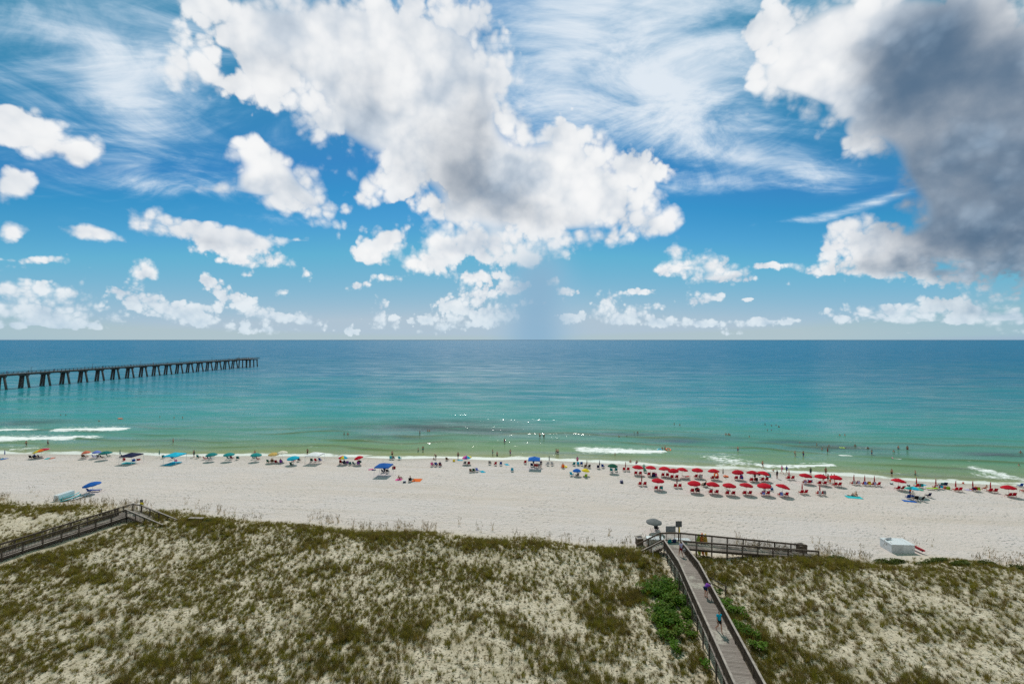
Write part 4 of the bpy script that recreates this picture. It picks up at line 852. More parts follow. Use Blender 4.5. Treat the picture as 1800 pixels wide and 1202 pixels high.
def gazebo(cx, cy, colour, label, s=3.0, h=2.1, rz=R(-5), leg=None):
    p_ = G(cx, cy, h + .2); g_ = empty('canopy_tent', p_, rz, label, 'canopy tent'); q_ = s / 2; lm = leg or WHITE
    m = MB(); n1 = 6; vs = []; fs = []
    for j in range(n1 + 1):
        for i in range(n1 + 1):
            u_, v_ = i / n1 * 2 - 1, j / n1 * 2 - 1; vs.append((u_ * q_, v_ * q_, h + .55 * (1 - max(abs(u_), abs(v_))) - .03 * (1 - abs(abs(u_) - abs(v_)))))
    for j in range(n1):
        for i in range(n1): a1 = j * (n1 + 1) + i; fs.append((a1, a1 + 1, a1 + n1 + 2, a1 + n1 + 1))
    per = [i for i in range(n1 + 1)] + [j * (n1 + 1) + n1 for j in range(1, n1 + 1)] + [n1 * (n1 + 1) + i for i in range(n1 - 1, -1, -1)] + [j * (n1 + 1) for j in range(n1 - 1, 0, -1)]
    N1 = len(vs); vs += [(vs[k][0] * 1.004, vs[k][1] * 1.004, vs[k][2] - .2) for k in per]
    for k in range(len(per)): a1, b1_ = per[k], per[(k + 1) % len(per)]; fs.append((a1, N1 + k, N1 + (k + 1) % len(per), b1_))
    m.add(vs, fs); m.build('canopy', fab(colour), g_)
    for x_ in (-1, 1):
        for y_ in (-1, 1):
            z0 = g1(p_.x + x_ * q_, p_.y + y_ * q_) - p_.z; m = MB(); m.bar((x_ * q_ * 1.02, y_ * q_ * 1.02, z0 - .03), (x_ * q_ * .97, y_ * q_ * .97, h - .02), .04, .04); m.build('leg', lm, g_)
    for a1, b1_ in (((-1, -1), (1, -1)), ((1, -1), (1, 1)), ((1, 1), (-1, 1)), ((-1, 1), (-1, -1))): m = MB(); m.bar((a1[0] * q_ * .96, a1[1] * q_ * .96, h - .12), (b1_[0] * q_ * .96, b1_[1] * q_ * .96, h - .12), .025, .03); m.build('truss', lm, g_)
    return g_, p_

# ------------------------------------------------------------------ people: one continuous body per pose, clothes and hair as parts
def remeshed(mb, name, vox):
    me_ = mb.mesh(name); o = bpy.data.objects.new(name, me_); COL.objects.link(o)
    r_ = o.modifiers.new('r', 'REMESH'); r_.mode = 'VOXEL'; r_.voxel_size = vox; r_.use_smooth_shade = True
    s__ = o.modifiers.new('s', 'SMOOTH'); s__.iterations = 3; s__.factor = .5
    dg = bpy.context.evaluated_depsgraph_get(); out = bpy.data.meshes.new_from_object(o.evaluated_get(dg)); out.name = name
    bpy.data.objects.remove(o); bpy.data.meshes.remove(me_); return out
def hand(m, w_, dirv, side):
    d_ = Vector(dirv).normalized(); s__ = d_.cross(V(0, 1, 0) if abs(d_.y) < .9 else V(0, 0, 1)).normalized(); n_ = s__.cross(d_)
    w_ = Vector(w_); m.cap(w_, w_ + d_ * .075, .030, .034, 7)
    for k, (o_, l_) in enumerate(((-.027, .060), (-.009, .075), (.009, .080), (.027, .070))):
        a_ = w_ + d_ * .085 + s__ * o_; b_ = a_ + d_ * l_ * .55 + s__ * o_ * .2; m.cap(a_, b_, .0115, .0105, 6); m.cap(b_, b_ + d_ * l_ * .4 + n_ * .018, .0105, .0095, 6)
    t0 = w_ + d_ * .02 + s__ * -.03; m.cap(t0, t0 + d_ * .035 - s__ * .03, .014, .012, 6); m.cap(t0 + d_ * .035 - s__ * .03, t0 + d_ * .07 - s__ * .038, .012, .010, 6)
def build_pose(J):
    """J: joint positions facing +y; returns body, hair, top, shorts meshes"""
    J = {k: Vector(v_) for k, v_ in J.items()}
    up = (J['neck'] - J['hip']).normalized(); rt = (J['shR'] - J['shL']).normalized(); fw = up.cross(rt).normalized() * 1.0
    if fw.dot(J.get('face', V(0, 1, 0))) < 0: fw = -fw
    hup = (J['head'] - J['neck']).normalized(); hf = Vector(J.get('face', V(0, 1, 0))); hf = (hf - hup * hf.dot(hup)).normalized(); hr = hf.cross(hup)
    HM = Matrix((hr, hf, hup)).transposed()
    m = MB(); hip, ch, nk = J['hip'], J['chest'], J['neck']
    m.ell(hip + up * .02, (.165, .115, .13), M=Matrix((rt, fw, up)).transposed()); m.cap(hip + up * .05, ch, .125, .135, 12); m.ell(ch + up * .03, (.175, .115, .17), M=Matrix((rt, fw, up)).transposed())
    m.cap(J['shL'] - up * .015, J['shR'] - up * .015, .065, .065); m.cap(nk - up * .05, nk + hup * .07, .055, .05)
    m.ell(J['head'] + hf * .01, (.076, .092, .115), 12, 9, M=HM); m.ell(J['head'] + hf * .03 - hup * .055, (.055, .065, .06), M=HM); m.ell(J['head'] + hf * .105 - hup * .012, (.014, .022, .024), 8, 6, M=HM)
    for s__ in (-1, 1): m.ell(J['head'] + hr * .078 * s__ - hup * .01, (.014, .02, .03), 8, 6, M=HM)
    top = MB(); top.cap(hip + up * .07, ch, .138, .148, 12); top.ell(ch + up * .03, (.188, .128, .172), M=Matrix((rt, fw, up)).transposed()); top.cap(J['shL'] - up * .015, J['shR'] - up * .015, .074, .074)
    sh = MB(); sh.ell(hip + up * .02, (.18, .13, .145), M=Matrix((rt, fw, up)).transposed())
    for s__ in 'LR':
        a, b, c = J['sh' + s__], J['el' + s__], J['wr' + s__]; m.cap(a, b, .055, .042); m.cap(b, c, .041, .028); hand(m, c, c - b, s__)
        top.cap(a, a.lerp(b, .5), .066, .058)
        h_, k_, an = hip + rt * (.092 if s__ == 'R' else -.092) - up * .03, J['kn' + s__], J['an' + s__]
        m.cap(h_, k_, .092, .056, 11); m.cap(k_, k_.lerp(an, .35), .054, .056); m.cap(k_.lerp(an, .35), an, .055, .036)
        ft = J.get('ft' + s__, V(0, 1, -.1)); m.cap(an - V(0, 0, .045) - ft * .04, an - V(0, 0, .05) + ft * .15, .036, .028)
        sh.cap(h_, h_.lerp(k_, .48), .107, .088, 11)
    hm = MB(); hm.ell(J['head'] - hf * .016 + hup * .026, (.086, .094, .105), 12, 9, M=HM); hm.ell(J['head'] - hf * .06 - hup * .05, (.07, .05, .09), M=HM)
    ey = MB()
    for s__ in (-1, 1): ey.ell(J['head'] + hf * .094 + hr * .032 * s__ + hup * .005, (.012, .008, .009), 6, 5, M=HM)
    mo = MB(); mo.ell(J['head'] + hf * .096 - hup * .062, (.024, .007, .007), 6, 5, M=HM)
    return dict(body=remeshed(m, 'body', .016), hair=remeshed(hm, 'hair', .03), top=remeshed(top, 'top', .028), shorts=remeshed(sh, 'shorts', .028), eyes=ey.mesh('eyes', True), mouth=mo.mesh('mouth', True))
def stand_J(**kw):
    J = dict(hip=(0, 0, .92), chest=(0, .0, 1.22), neck=(0, .0, 1.44), head=(0, .02, 1.58), shL=(-.175, 0, 1.385), shR=(.175, 0, 1.385), elL=(-.25, -.02, 1.11), elR=(.25, -.02, 1.11), wrL=(-.25, .07, .87), wrR=(.25, .07, .87), knL=(-.10, .02, .50), knR=(.10, .02, .50), anL=(-.11, -.02, .09), anR=(.11, -.02, .09), face=(0, 1, 0)); J.update(kw); return J
POSES = dict(
  stand=build_pose(stand_J()),
  hips=build_pose(stand_J(elL=(-.36, -.06, 1.14), wrL=(-.22, .02, .98), elR=(.34, .06, 1.18), wrR=(.24, .26, 1.12))),
  walk=build_pose(stand_J(knL=(-.09, .19, .52), anL=(-.09, .26, .10), knR=(.09, .02, .50), anR=(.10, -.32, .14), elL=(-.24, -.14, 1.13), wrL=(-.25, -.12, .88), elR=(.25, .08, 1.12), wrR=(.26, .24, .93), head=(0, .04, 1.58))),
  bend=build_pose(stand_J(hip=(0, -.10, .90), chest=(0, .16, 1.06), neck=(0, .36, 1.13), head=(0, .50, 1.12), shL=(-.17, .32, 1.09), shR=(.17, .32, 1.09), elL=(-.20, .46, .84), elR=(.20, .46, .84), wrL=(-.14, .62, .66), wrR=(.14, .62, .66), knL=(-.10, .02, .49), knR=(.10, .04, .49), face=(0, .5, -.85))),
  sit=build_pose(stand_J(hip=(0, -.02, .42), chest=(0, -.17, .70), neck=(0, -.24, .91), head=(0, -.22, 1.06), shL=(-.175, -.22, .86), shR=(.175, -.22, .86), elL=(-.27, -.10, .62), elR=(.27, -.10, .62), wrL=(-.25, .12, .56), wrR=(.25, .12, .56), knL=(-.12, .42, .46), knR=(.12, .42, .46), anL=(-.12, .58, .10), anR=(.12, .60, .10))),
  ground=build_pose(stand_J(hip=(0, 0, .13), chest=(0, -.10, .42), neck=(0, -.14, .63), head=(0, -.11, .78), shL=(-.175, -.13, .58), shR=(.175, -.13, .58), elL=(-.27, -.22, .34), elR=(.27, .06, .38), wrL=(-.28, -.25, .10), wrR=(.18, .26, .46), knL=(-.13, .38, .42), knR=(.14, .36, .45), anL=(-.12, .66, .09), anR=(.12, .62, .09))),
  lie=build_pose(stand_J(hip=(0, 0, .12), chest=(0, -.30, .16), neck=(0, -.52, .24), head=(0, -.65, .33), shL=(-.17, -.47, .24), shR=(.17, -.47, .24), elL=(-.26, -.42, .05), elR=(.26, -.42, .05), wrL=(-.14, -.66, .05), wrR=(.14, -.66, .05), knL=(-.10, .42, .10), knR=(.10, .42, .10), anL=(-.10, .82, .12), anR=(.12, .80, .20), face=(0, -1, .2), ftL=(0, .9, -.2), ftR=(0, .6, .6))))
PCOL = ['navy', 'black', 'red', 'teal', 'royal', 'dred', 'grey', 'purple', 'green']
def person(p, rz, pose, label, group=None, top=None, bottom=None, skin=None, hair=None, s=1.0, face=False):
    q_ = random.Random(int(abs(p[0] * 91 + p[1] * 37))); P_ = POSES[pose]; o = empty('person', p, rz, label, 'person', group); o.scale = (s, s, s)
    b_ = put(P_['body'], 'body', o, SKIN[skin if skin is not None else q_.randrange(4)]); put(P_['hair'], 'hair', o, HAIR[hair if hair is not None else q_.randrange(3)])
    put(P_['shorts'], 'swimwear', o, fab(bottom or q_.choice(PCOL)))
    if top: put(P_['top'], 'top', o, fab(top))
    if face: put(P_['eyes'], 'eyes', o, solid('black')); put(P_['mouth'], 'mouth', o, solid('dred'))
    return o

# ------------------------------------------------------------------ rented red umbrellas and chairs, two rows
SEA_RZ = R(-8)      # chairs look out to sea
def sea_rz(): return SEA_RZ + WET.uniform(-.15, .15)
def red_set(p, who, dist=.46, cols=('red', 'red'), low=0):
    for s_, w_ in ((-1, 'left'), (1, 'right')):
        x_, y_ = p.x + s_ * dist + WET.uniform(-.05, .05), p.y - .25 + WET.uniform(-.08, .08)
        chair(V(x_, y_, g1(x_, y_)), sea_rz(), cols[0 if s_ < 0 else 1], '%s red chair %s' % (w_, who), 'rented red chairs')
TOW_SW = []
SW = [(1121, 819), (1144, 820), (1168, 821.5), (1184, 824.8), (1199, 823.3), (1226, 824), (1254.7, 825.5), (1297.3, 827.4), (1323, 828.7), (1341.8, 829.6), (1416, 833.6), (1443, 835), (1469, 836.7), (1579.3, 842.6), (1773.3, 854.5)]
for i, (x_, y_) in enumerate(SW):
    who = '%s open red umbrella from the left in the seaward row' % ordw(i)
    u_, p_ = umbrella(x_, y_, 'red', who, WET.uniform(1.02, 1.14), WET.uniform(1.9, 2.08), (WET.uniform(-.10, .10), WET.uniform(-.14, .14)), 'rented red umbrellas', PINE)
    if i == 4: lounger(V(p_.x + .5, p_.y - .3, g1(p_.x, p_.y)), R(-70), 'red', 'red lounger turned sideways under the fifth open seaward-row red umbrella from left', 'rented red chairs', 30)
    else: red_set(p_, 'under the %s open seaward-row umbrella from left' % ordw(i))
    if i in (5, 7, 8, 10): TOW_SW.append((i, p_))
TWO = {5: (1, 'lgrey', 'pale grey'), 10: (-1, 'lilac', 'lilac'), 8: (1, 'black', 'black'), 7: (1, 'royal', 'blue')}
TWL = {0: (1, 'teal', 'teal'), 5: (-1, 'peri', 'blue'), 6: (-1, 'peri', 'blue'), 1: (1, 'black', 'black')}
def drape(p, s_, c_, n_, where, dist): hung_towel(V(p.x + s_ * dist, p.y - .25, g1(p.x, p.y)), SEA_RZ, c_, '%s towel on the %s chair under the %s' % (n_, 'left' if s_ < 0 else 'right', where))
LW = [(1156.5, 842.4), (1220.4, 846.8), (1252.9, 848.8), (1281.9, 850.9), (1311.6, 850.5), (1343.6, 850.9), (1375, 852.7)]
for i, (x_, y_) in enumerate(LW):
    who = '%s open red umbrella from the left in the landward row' % ordw(i)
    u_, p_ = umbrella(x_, y_, 'red', who, 1.14, 2.05, (WET.uniform(-.05, .05), WET.uniform(-.10, .10) + (.12 if i == 6 else 0)), 'rented red umbrellas', PINE)
    red_set(p_, 'under the %s open landward-row umbrella from left' % ordw(i), .5)
    if i in TWL: drape(p_, *TWL[i], '%s open landward-row umbrella from left' % ordw(i), .5)
for i, p_ in TOW_SW: drape(p_, *TWO[i], '%s open seaward-row umbrella from left' % ordw(i), .46)
CL = [(1099.6, 827), (1128, 852.5), (1190, 856.5), (1410, 867), (1441, 869), (1501, 851), (1520, 852), (1537, 853), (1611, 856), (1645, 858), (1680, 862.5), (1710, 862), (1741, 864.5), (1387, 842)]
CL.sort()
TW = {6: ('lgrey', 'lilac'), 5: ('lgrey', 'grey'), 7: ('peri', 'yellow'), 8: ('lilac', None), 9: (None, 'teal'), 10: ('white', 'cyan'), 12: ('navy', 'lime'), 14: (None, 'aqua')}
for i, (x_, y_) in enumerate(CL):
    who = '%s closed red umbrella from the left' % ordw(i)
    u_, p_ = folded(x_, y_, 'red' if x_ > 1200 else 'dred', who, 1.85, 'closed red umbrellas')
    red_set(p_, 'beside the ' + who, .42)
    for w_, c_, s_ in zip(('left', 'right'), TW.get(i, (None, None)), (-1, 1)):
        if c_: hung_towel(V(p_.x + s_ * .42, p_.y - .25, g1(p_.x, p_.y)), SEA_RZ, c_, '%s towel on the %s chair by the %s' % ({'lgrey': 'pale grey', 'peri': 'blue', 'lilac': 'lilac', 'aqua': 'aqua'}.get(c_, c_), w_, who))
folded(1271, 838, 'brown', 'closed brown umbrella among the open red ones of the seaward row', 1.75)

# ------------------------------------------------------------------ other umbrellas and tents
RB = ('pink', 'purple', 'royal', 'cyan', 'seafoam', 'yellow', 'orange', 'red')
umbrella(73.4, 790, RB, 'large tilted rainbow umbrella at the far left of the beach', 1.55, 2.1, (.0, -.22))
umbrella(151.6, 793.5, 'coral', 'pale coral umbrella left of the periwinkle one', .85, 1.8, (.05, -.05))
umbrella(170, 793, 'peri', 'periwinkle blue umbrella between the coral and dark teal ones', .85, 1.85)
umbrella(185.4, 794, 'dteal', 'dark teal umbrella next to the periwinkle one', 1.25, 2.0)
for i, (x_, y_) in enumerate([(372, 797), (402.6, 797), (450, 797.5)]):
    umbrella(x_, y_, 'teal', '%s of the three matching teal umbrellas from the left' % ordw(i), 1.18, 1.95, (WET.uniform(-.08, .08), WET.uniform(-.08, .08)), 'matching teal umbrellas')
umbrella(481, 796.5, 'tan', 'mustard yellow umbrella on a tall pole beside the cream one', 1.15, 2.25)
umbrella(496.4, 793.5, 'cream', 'cream umbrella on a tall pole beside the mustard one', 1.1, 2.5)
umbrella(515.6, 803, 'cyan', 'bright cyan umbrella just left of the white canopy tent', 1.3, 1.9, (.05, -.1))
umbrella(604, 802, ('cyan', 'peri', 'lilac', 'pink', 'red', 'yellow', 'cyan', 'white'), 'small pastel rainbow umbrella left of the lone tilted red one', 1.1, 2.0)
umbrella(631.6, 802.5, 'red', 'lone tilted red umbrella left of the royal blue tent', 1.0, 2.0, (.0, -.25))
umbrella(632, 809.6, ('green', 'white', 'orange', 'green', 'white', 'red', 'green', 'white'), 'small floral umbrella under the lone red one', .6, 1.1, (.0, -.2))
umbrella(821, 801.8, ('yellow', 'lime', 'peri', 'pink', 'pink', 'purple', 'cyan', 'yellow'), 'rainbow umbrella with pink panels at mid beach', 1.05, 1.95, (0, -.08))
umbrella(1077, 816.6, 'green', 'dark green umbrella left of the red ones', 1.05, 1.95)
umbrella(1014, 825, 'blue', 'bright blue umbrella beside the yellow one', .85, 1.5)
umbrella(1029, 824.8, 'yellow', 'bright yellow umbrella beside the blue one', .8, 1.5, (.05, .1))
umbrella(1606.8, 857, ('teal', 'cyan', 'seafoam', 'teal', 'cyan', 'seafoam', 'teal', 'cyan'), 'flat tilted turquoise umbrella above the group at far right', 1.35, 1.75, (-.1, .18))
umbrella(162.7, 848.8, 'blue', 'blue umbrella standing alone on open sand near the left dunes', 1.33, 2.0, (.0, -.16))
umbrella(1149.5, 914, 'grey', 'grey umbrella on the sand behind the right boardwalk', 1.1, 1.9)
folded(211, 803.5, 'dteal', 'closed dark teal umbrella left of the navy tent'); folded(280, 804, 'teal', 'closed teal umbrella left of the blue tent'); folded(341.5, 804.5, 'dteal', 'closed teal umbrella right of the blue tent')
folded(965.4, 813.5, 'navy', 'closed navy umbrella right of the open blue tent', 1.7); folded(1031.6, 822, 'brown', 'closed dark umbrella between two dark chairs', 1.7); folded(1053.8, 823, 'navy', 'closed umbrella beside the blue chairs near the green umbrella', 1.8)
folded(8.4, 801, 'royal', 'closed blue umbrella at the left edge of the beach', 1.5)
folded(1194, 943, 'yellow', 'closed yellow umbrella standing behind the boardwalk landing', 1.7)
gazebo(231, 797.5, 'navy', 'navy canopy tent on the left beach', 3.0, 1.9); gazebo(308, 797, 'cyan', 'blue canopy tent second from the left', 3.0, 1.9); gazebo(553.5, 796.5, 'white', 'white canopy tent with three chairs under it', 3.0, 2.0)
gazebo(674.7, 816, 'blue', 'royal blue canopy tent set back from the waterline', 2.9, 2.0); gazebo(939, 804.5, 'blue', 'blue canopy tent at the middle of the waterline', 2.5, 2.1)

# ------------------------------------------------------------------ other chairs
CH = [(55, 806, 'black', 'dark chair under the left of the rainbow umbrella'), (62, 806, 'black', 'dark chair in the middle under the large rainbow umbrella'), (71, 805, 'navy', 'navy chair on the right under the large rainbow umbrella'),
  (147, 804, 'brown', 'left brown chair under the coral umbrella'), (152, 804, 'brown', 'right brown chair under the coral umbrella'), (166, 804.5, 'peri', 'left blue chair under the periwinkle umbrella'), (173, 804.5, 'grey', 'right grey chair under the periwinkle umbrella'), (180, 805, 'black', 'left dark chair under the dark teal umbrella'), (191, 803.5, 'dteal', 'right green chair under the dark teal umbrella'),
  (217, 804, 'dteal', 'chair beside the closed dark teal umbrella'), (288, 805, 'dteal', 'chair beside the closed teal umbrella'), (349, 805, 'dteal', 'chair beside the closed umbrella right of the blue tent'),
  (361, 807.5, 'red', 'red chair left of the first matching teal umbrella'), (368, 808, 'navy', 'left dark chair under the first matching teal umbrella'), (373, 807.5, 'lgrey', 'right pale chair under the first matching teal umbrella'),
  (402, 807, 'dteal', 'left chair under the second matching teal umbrella'), (408, 807, 'dred', 'right red chair under the second matching teal umbrella'), (418, 807.5, 'dteal', 'chair on its own right of the second matching teal umbrella'), (447, 807, 'dteal', 'left chair under the third matching teal umbrella'), (454, 808, 'dred', 'right red chair under the third matching teal umbrella'),
  (472, 813.5, 'green', 'dark green chair left of the mustard umbrella'), (479, 813.5, 'brown', 'brown chair below the mustard umbrella'), (486, 814, 'dred', 'dark red chair right of the mustard umbrella pole'), (494, 814.5, 'purple', 'dark chair below the cream umbrella'),
  (516, 811, 'red', 'red chair under the cyan umbrella'), (526, 810.5, 'navy', 'navy chair right of the cyan umbrella'), (513, 818.5, 'green', 'low dark green chair in the shade of the cyan umbrella'),
  (548, 811, 'green', 'green chair under the white canopy tent'), (555.5, 811, 'red', 'red chair under the white canopy tent'), (563, 810, 'royal', 'blue chair under the white canopy tent'),
  (599, 815, 'dred', 'left dark red chair under the pastel rainbow umbrella'), (606, 817, 'navy', 'navy chair under the pastel rainbow umbrella'), (610.5, 815.5, 'purple', 'right purple chair under the pastel rainbow umbrella'), (616, 817, 'dteal', 'green chair left of the lone red umbrella'), (623, 817, 'dteal', 'teal chair below the lone red umbrella'), (630, 817.5, 'purple', 'purple chair below the small floral umbrella'),
  (687, 807, 'aqua', 'aqua chair left of the person by the royal blue tent'), (691.8, 807, 'grey', 'grey chair right behind the standing person near the royal blue tent'), (702.8, 807.5, 'aqua', 'aqua chair on its own right of the royal blue tent'),
  (674, 830.5, 'navy', 'left navy chair under the royal blue tent'), (681.5, 831, 'black', 'right dark chair under the royal blue tent'),
  (721, 846, 'black', 'black high backed chair beside the orange towel'),
  (760, 819, 'pink', 'left chair of the trio facing the sea at mid beach'), (767, 819, 'royal', 'middle blue chair of the trio at mid beach'), (774, 819, 'dred', 'right chair of the trio at mid beach'), (786, 809, 'brown', 'brown chair near the waterline right of the trio'),
  (817, 816.5, 'grey', 'left grey chair under the pink panelled rainbow umbrella'), (824, 817, 'dred', 'right dark red chair under the pink panelled rainbow umbrella'), (828, 829.5, 'brown', 'brown chair left of the striped one below the pink rainbow umbrella'), (833, 829, 'green', 'green chair below the pink rainbow umbrella'), (839, 828.5, 'peri', 'striped blue chair below the pink rainbow umbrella'),
  (861.3, 816, 'grey', 'grey chair, first of the row of three empty chairs'), (870.6, 817.5, 'red', 'red chair, middle of the row of three empty chairs'), (880.4, 817.5, 'royal', 'navy chair, last of the row of three empty chairs'), (900.4, 828, 'cyan', 'single cyan chair left of the open blue tent'),
  (923, 815, 'red', 'red chair just left of the open blue tent'), (935, 820, 'navy', 'left dark chair under the open blue tent'), (941, 821, 'dred', 'middle red chair under the open blue tent'), (948, 820.5, 'grey', 'right grey chair under the open blue tent'),
  (962, 817.5, 'lgrey', 'left pale chair below the closed navy umbrella'), (971, 817.5, 'lgrey', 'right pale chair below the closed navy umbrella'), (989, 822.5, 'orange', 'orange chair right of the closed navy umbrella'), (1008.5, 818, 'teal', 'left teal chair by the person at the waterline'), (1016, 817.5, 'cyan', 'middle cyan chair by the person at the waterline'), (1022, 817.5, 'royal', 'right blue chair by the person at the waterline'),
  (1028, 822, 'brown', 'left chair beside the closed dark umbrella'), (1035, 822, 'black', 'right chair beside the closed dark umbrella'), (1051.5, 823.5, 'navy', 'navy chair beside the closed umbrella near the green one'), (1060, 822, 'royal', 'reclined blue chair left of the green umbrella'), (1075, 829, 'teal', 'left teal chair under the dark green umbrella'), (1082.6, 828.5, 'teal', 'right teal chair under the dark green umbrella'),
  (1005, 836, 'cyan', 'cyan chair left of the blue umbrella'), (1014.7, 837.5, 'grey', 'grey chair under the blue umbrella'), (1029, 839, 'lime', 'lime chair under the yellow umbrella'), (1134, 830, 'seafoam', 'seafoam green chair between the first two red umbrellas'), (1237, 855, 'black', 'dark chair right of the second landward red umbrella'),
  (158, 865, 'royal', 'left blue chair under the lone blue umbrella'), (1154, 931, 'black', 'dark chair under the grey umbrella'), (1596, 876, 'royal', 'blue chair left of the people under the turquoise umbrella'), (1610, 879, 'black', 'left black chair under the turquoise umbrella'), (1619, 880, 'black', 'right black chair under the turquoise umbrella'), (1631, 873.5, 'navy', 'navy chair at the right end of the turquoise umbrella group'),
  (1653.5, 854.5, 'dteal', 'left blue chair behind the closed red umbrellas near the right edge'), (1661, 854.5, 'navy', 'right navy chair behind the closed red umbrellas near the right edge'), (1793, 855.5, 'royal', 'blue chair at the right edge of the beach'), (1798, 865, 'red', 'red chair cut by the right edge of the view'), (3, 808, 'cyan', 'cyan chair at the left edge of the beach')]
for x_, y_, c_, l_ in CH: chair(G(x_, y_), SEA_RZ + WET.uniform(-.5, .5), c_, l_, None, METAL if WET.random() < .6 else PINE, .06 if WET.random() < .4 else 0)
lounger(G(166, 864), R(-80), 'royal', 'blue lounger on the right under the lone blue umbrella', None, 8)
lounger(G(1640, 861), R(75), 'lime', 'lime green lounger left of the closed red umbrellas at right', None, 12)

# ------------------------------------------------------------------ towels, mats, bags, toys
towel(G(302, 815), R(-6), 2.3, 3.3, 'cyan', 'large blue mat on the sand below the blue tent'); towel(G(225, 814), R(-6), 2.6, 1.6, 'aqua', 'aqua mat on the sand below the navy tent'); towel(G(83.5, 806), R(20), .8, 1.6, 'aqua', 'aqua towel right of the large rainbow umbrella'); towel(G(91, 805.5), R(10), .7, 1.5, 'coral', 'coral red towel right of the large rainbow umbrella')
towel(G(5, 806.5), 0, 1.5, 1.2, 'blue', 'blue towel at the left edge of the beach'); towel(G(733, 844), R(-4), 1.7, 1.9, 'orange', 'bright orange towel on open sand'); towel(G(701, 843), 0, 1.2, 1.2, 'pink', 'pink towel under the seated person'); towel(G(652, 825), R(30), 1.0, .8, 'pink', 'pink towel left of the royal blue tent'); towel(G(657, 826), R(10), .8, .8, 'navy', 'navy towel left of the royal blue tent')
towel(G(848, 829), R(30), .9, 1.4, 'cyan', 'pale blue towel right of the striped chair'); towel(G(809, 809), 0, 1.2, .7, 'cyan', 'small blue towel at the waterline'); towel(G(891, 816.5), R(25), .8, 1.3, 'cyan', 'cyan towel right of the row of empty chairs'); towel(G(1501, 874), R(-15), 2.4, 1.4, 'aqua', 'aqua beach mat under the sunbathers'); towel(G(1494, 870), R(-15), 1.4, .9, 'white', 'white towel beside the sunbathers mat'); towel(G(1599, 881), R(-20), 1.9, .9, 'blue', 'blue towel left of the turquoise umbrella group'); towel(G(1702, 861), R(15), 1.2, .8, 'lilac', 'pale towel left of the fourth closed umbrella from the right'); towel(G(1618, 851), R(30), .9, 1.6, 'cyan', 'cyan towel right of a closed red umbrella')
cooler(G(711, 848), .2, 'navy', 'navy cooler between the two sunbathers'); cooler(G(1567, 851), .3, 'grey', 'grey cooler left of the red umbrella near the turquoise one', .9); cooler(G(1597, 854), 0, 'black', 'dark cooler left of a closed red umbrella', .8); cooler(G(243.6, 808.5), .4, 'red', 'red cooler right of the navy tent', 1.2); cooler(G(1424, 846.5), .1, 'royal', 'blue cooler in front of the eleventh seaward red umbrella', 1.3); cooler(G(1613, 851.5), .1, 'lime', 'lime cooler beside a closed red umbrella', .9)
bag(G(692.4, 824), .3, 'dred', 'dark red bag right of the royal blue tent', 1.4); bag(G(1092.4, 848.5), .2, 'lilac', 'lilac bag alone on the sand', 1.3); bag(G(1093.6, 849.6), .2, 'navy', 'dark bag next to the lilac one', .9); bag(G(1225, 862.5), .2, 'black', 'black bag in front of the second landward red umbrella', 1.5); bag(G(1230, 838.5), .5, 'white', 'white bag under the sixth seaward red umbrella', 1.4); bag(G(1149, 838), .2, 'navy', 'dark bag under the second seaward red umbrella', 1.6); bag(G(1152, 836.5), .2, 'pink', 'pink bag under the second seaward red umbrella', 1.5)
bag(G(1303, 839), .4, 'royal', 'blue bag under the eighth seaward red umbrella', 1.4); bag(G(1344, 862), .4, 'white', 'white bag under the sixth landward red umbrella', 1.2); bag(G(1667, 860), 0, 'lime', 'yellow green bag between closed red umbrellas at right', 1.3); bag(G(1661, 859), 0, 'coral', 'coral bag between closed red umbrellas at right', 1.1); bag(G(309, 811), .3, 'pink', 'pink bag under the blue tent', 1.1); bag(G(235, 810.5), .3, 'blue', 'blue bag under the navy tent', 1.3); bag(G(798, 811), .1, 'yellow', 'yellow toy bag near the waterline', 1.1); bag(G(1357, 861), .1, 'royal', 'blue bag right of the sixth landward red umbrella', 1.0); bag(G(1693, 850), .1, 'coral', 'small red bag behind the closed umbrellas near the right edge', .8); bag(G(1715, 858), .1, 'orange', 'orange bag beside a closed red umbrella at right', .8)
ring(G(1259, 838) + V(0, 0, .4), 'orange', 'orange swim ring leaning under the seventh seaward red umbrella', .42, (R(80), 0, .3)); ring(G(1350, 838) + V(0, 0, .35), 'teal', 'teal swim ring leaning right of the tenth seaward red umbrella', .42, (R(75), 0, -.4)); ring(G(1276, 838) + V(0, 0, .15), 'orange', 'orange swim ring on the sand between red umbrellas', .36); ring(G(993, 821) + V(0, 0, .15), 'yellow', 'yellow swim ring beside the orange chair', .4)

# ------------------------------------------------------------------ things at the foot of the dunes
def storage_box(p, rz, w, d, h, label, panels=2):
    b_ = empty('storage_box', p, rz, label, 'storage box')
    m = MB(); m.box((0, 0, h / 2), (w, d, h)); m.build('body', WHITE, b_)
    m = MB(); m.box((0, 0, h + .03), (w * 1.02, d * 1.02, .06)); m.build('lid', WHITE, b_)
    for k in range(panels):
        m = MB(); m.box(((k + .5) / panels * w - w / 2, -d / 2 - .012, h * .5), (w / panels - .06, .02, h - .1)); pn = m.build('door_panel', solid('lgrey'), b_)
        m = MB(); m.box(((k + .5) / panels * w - w / 2 + .3 * w / panels, -d / 2 - .035, h * .55), (.04, .03, .18)); m.build('latch', METAL, pn)
    for k in range(3): m = MB(); m.box(((k - 1) * w * .33, 0, h + .075), (.06, d * .98, .03)); m.build('lid_rib', WHITE, b_)
    for x_ in (-.32, .32): m = MB(); m.box((x_ * w, d / 2 + .01, h - .02), (.16, .04, .07)); m.build('hinge', METAL, b_)
    return b_
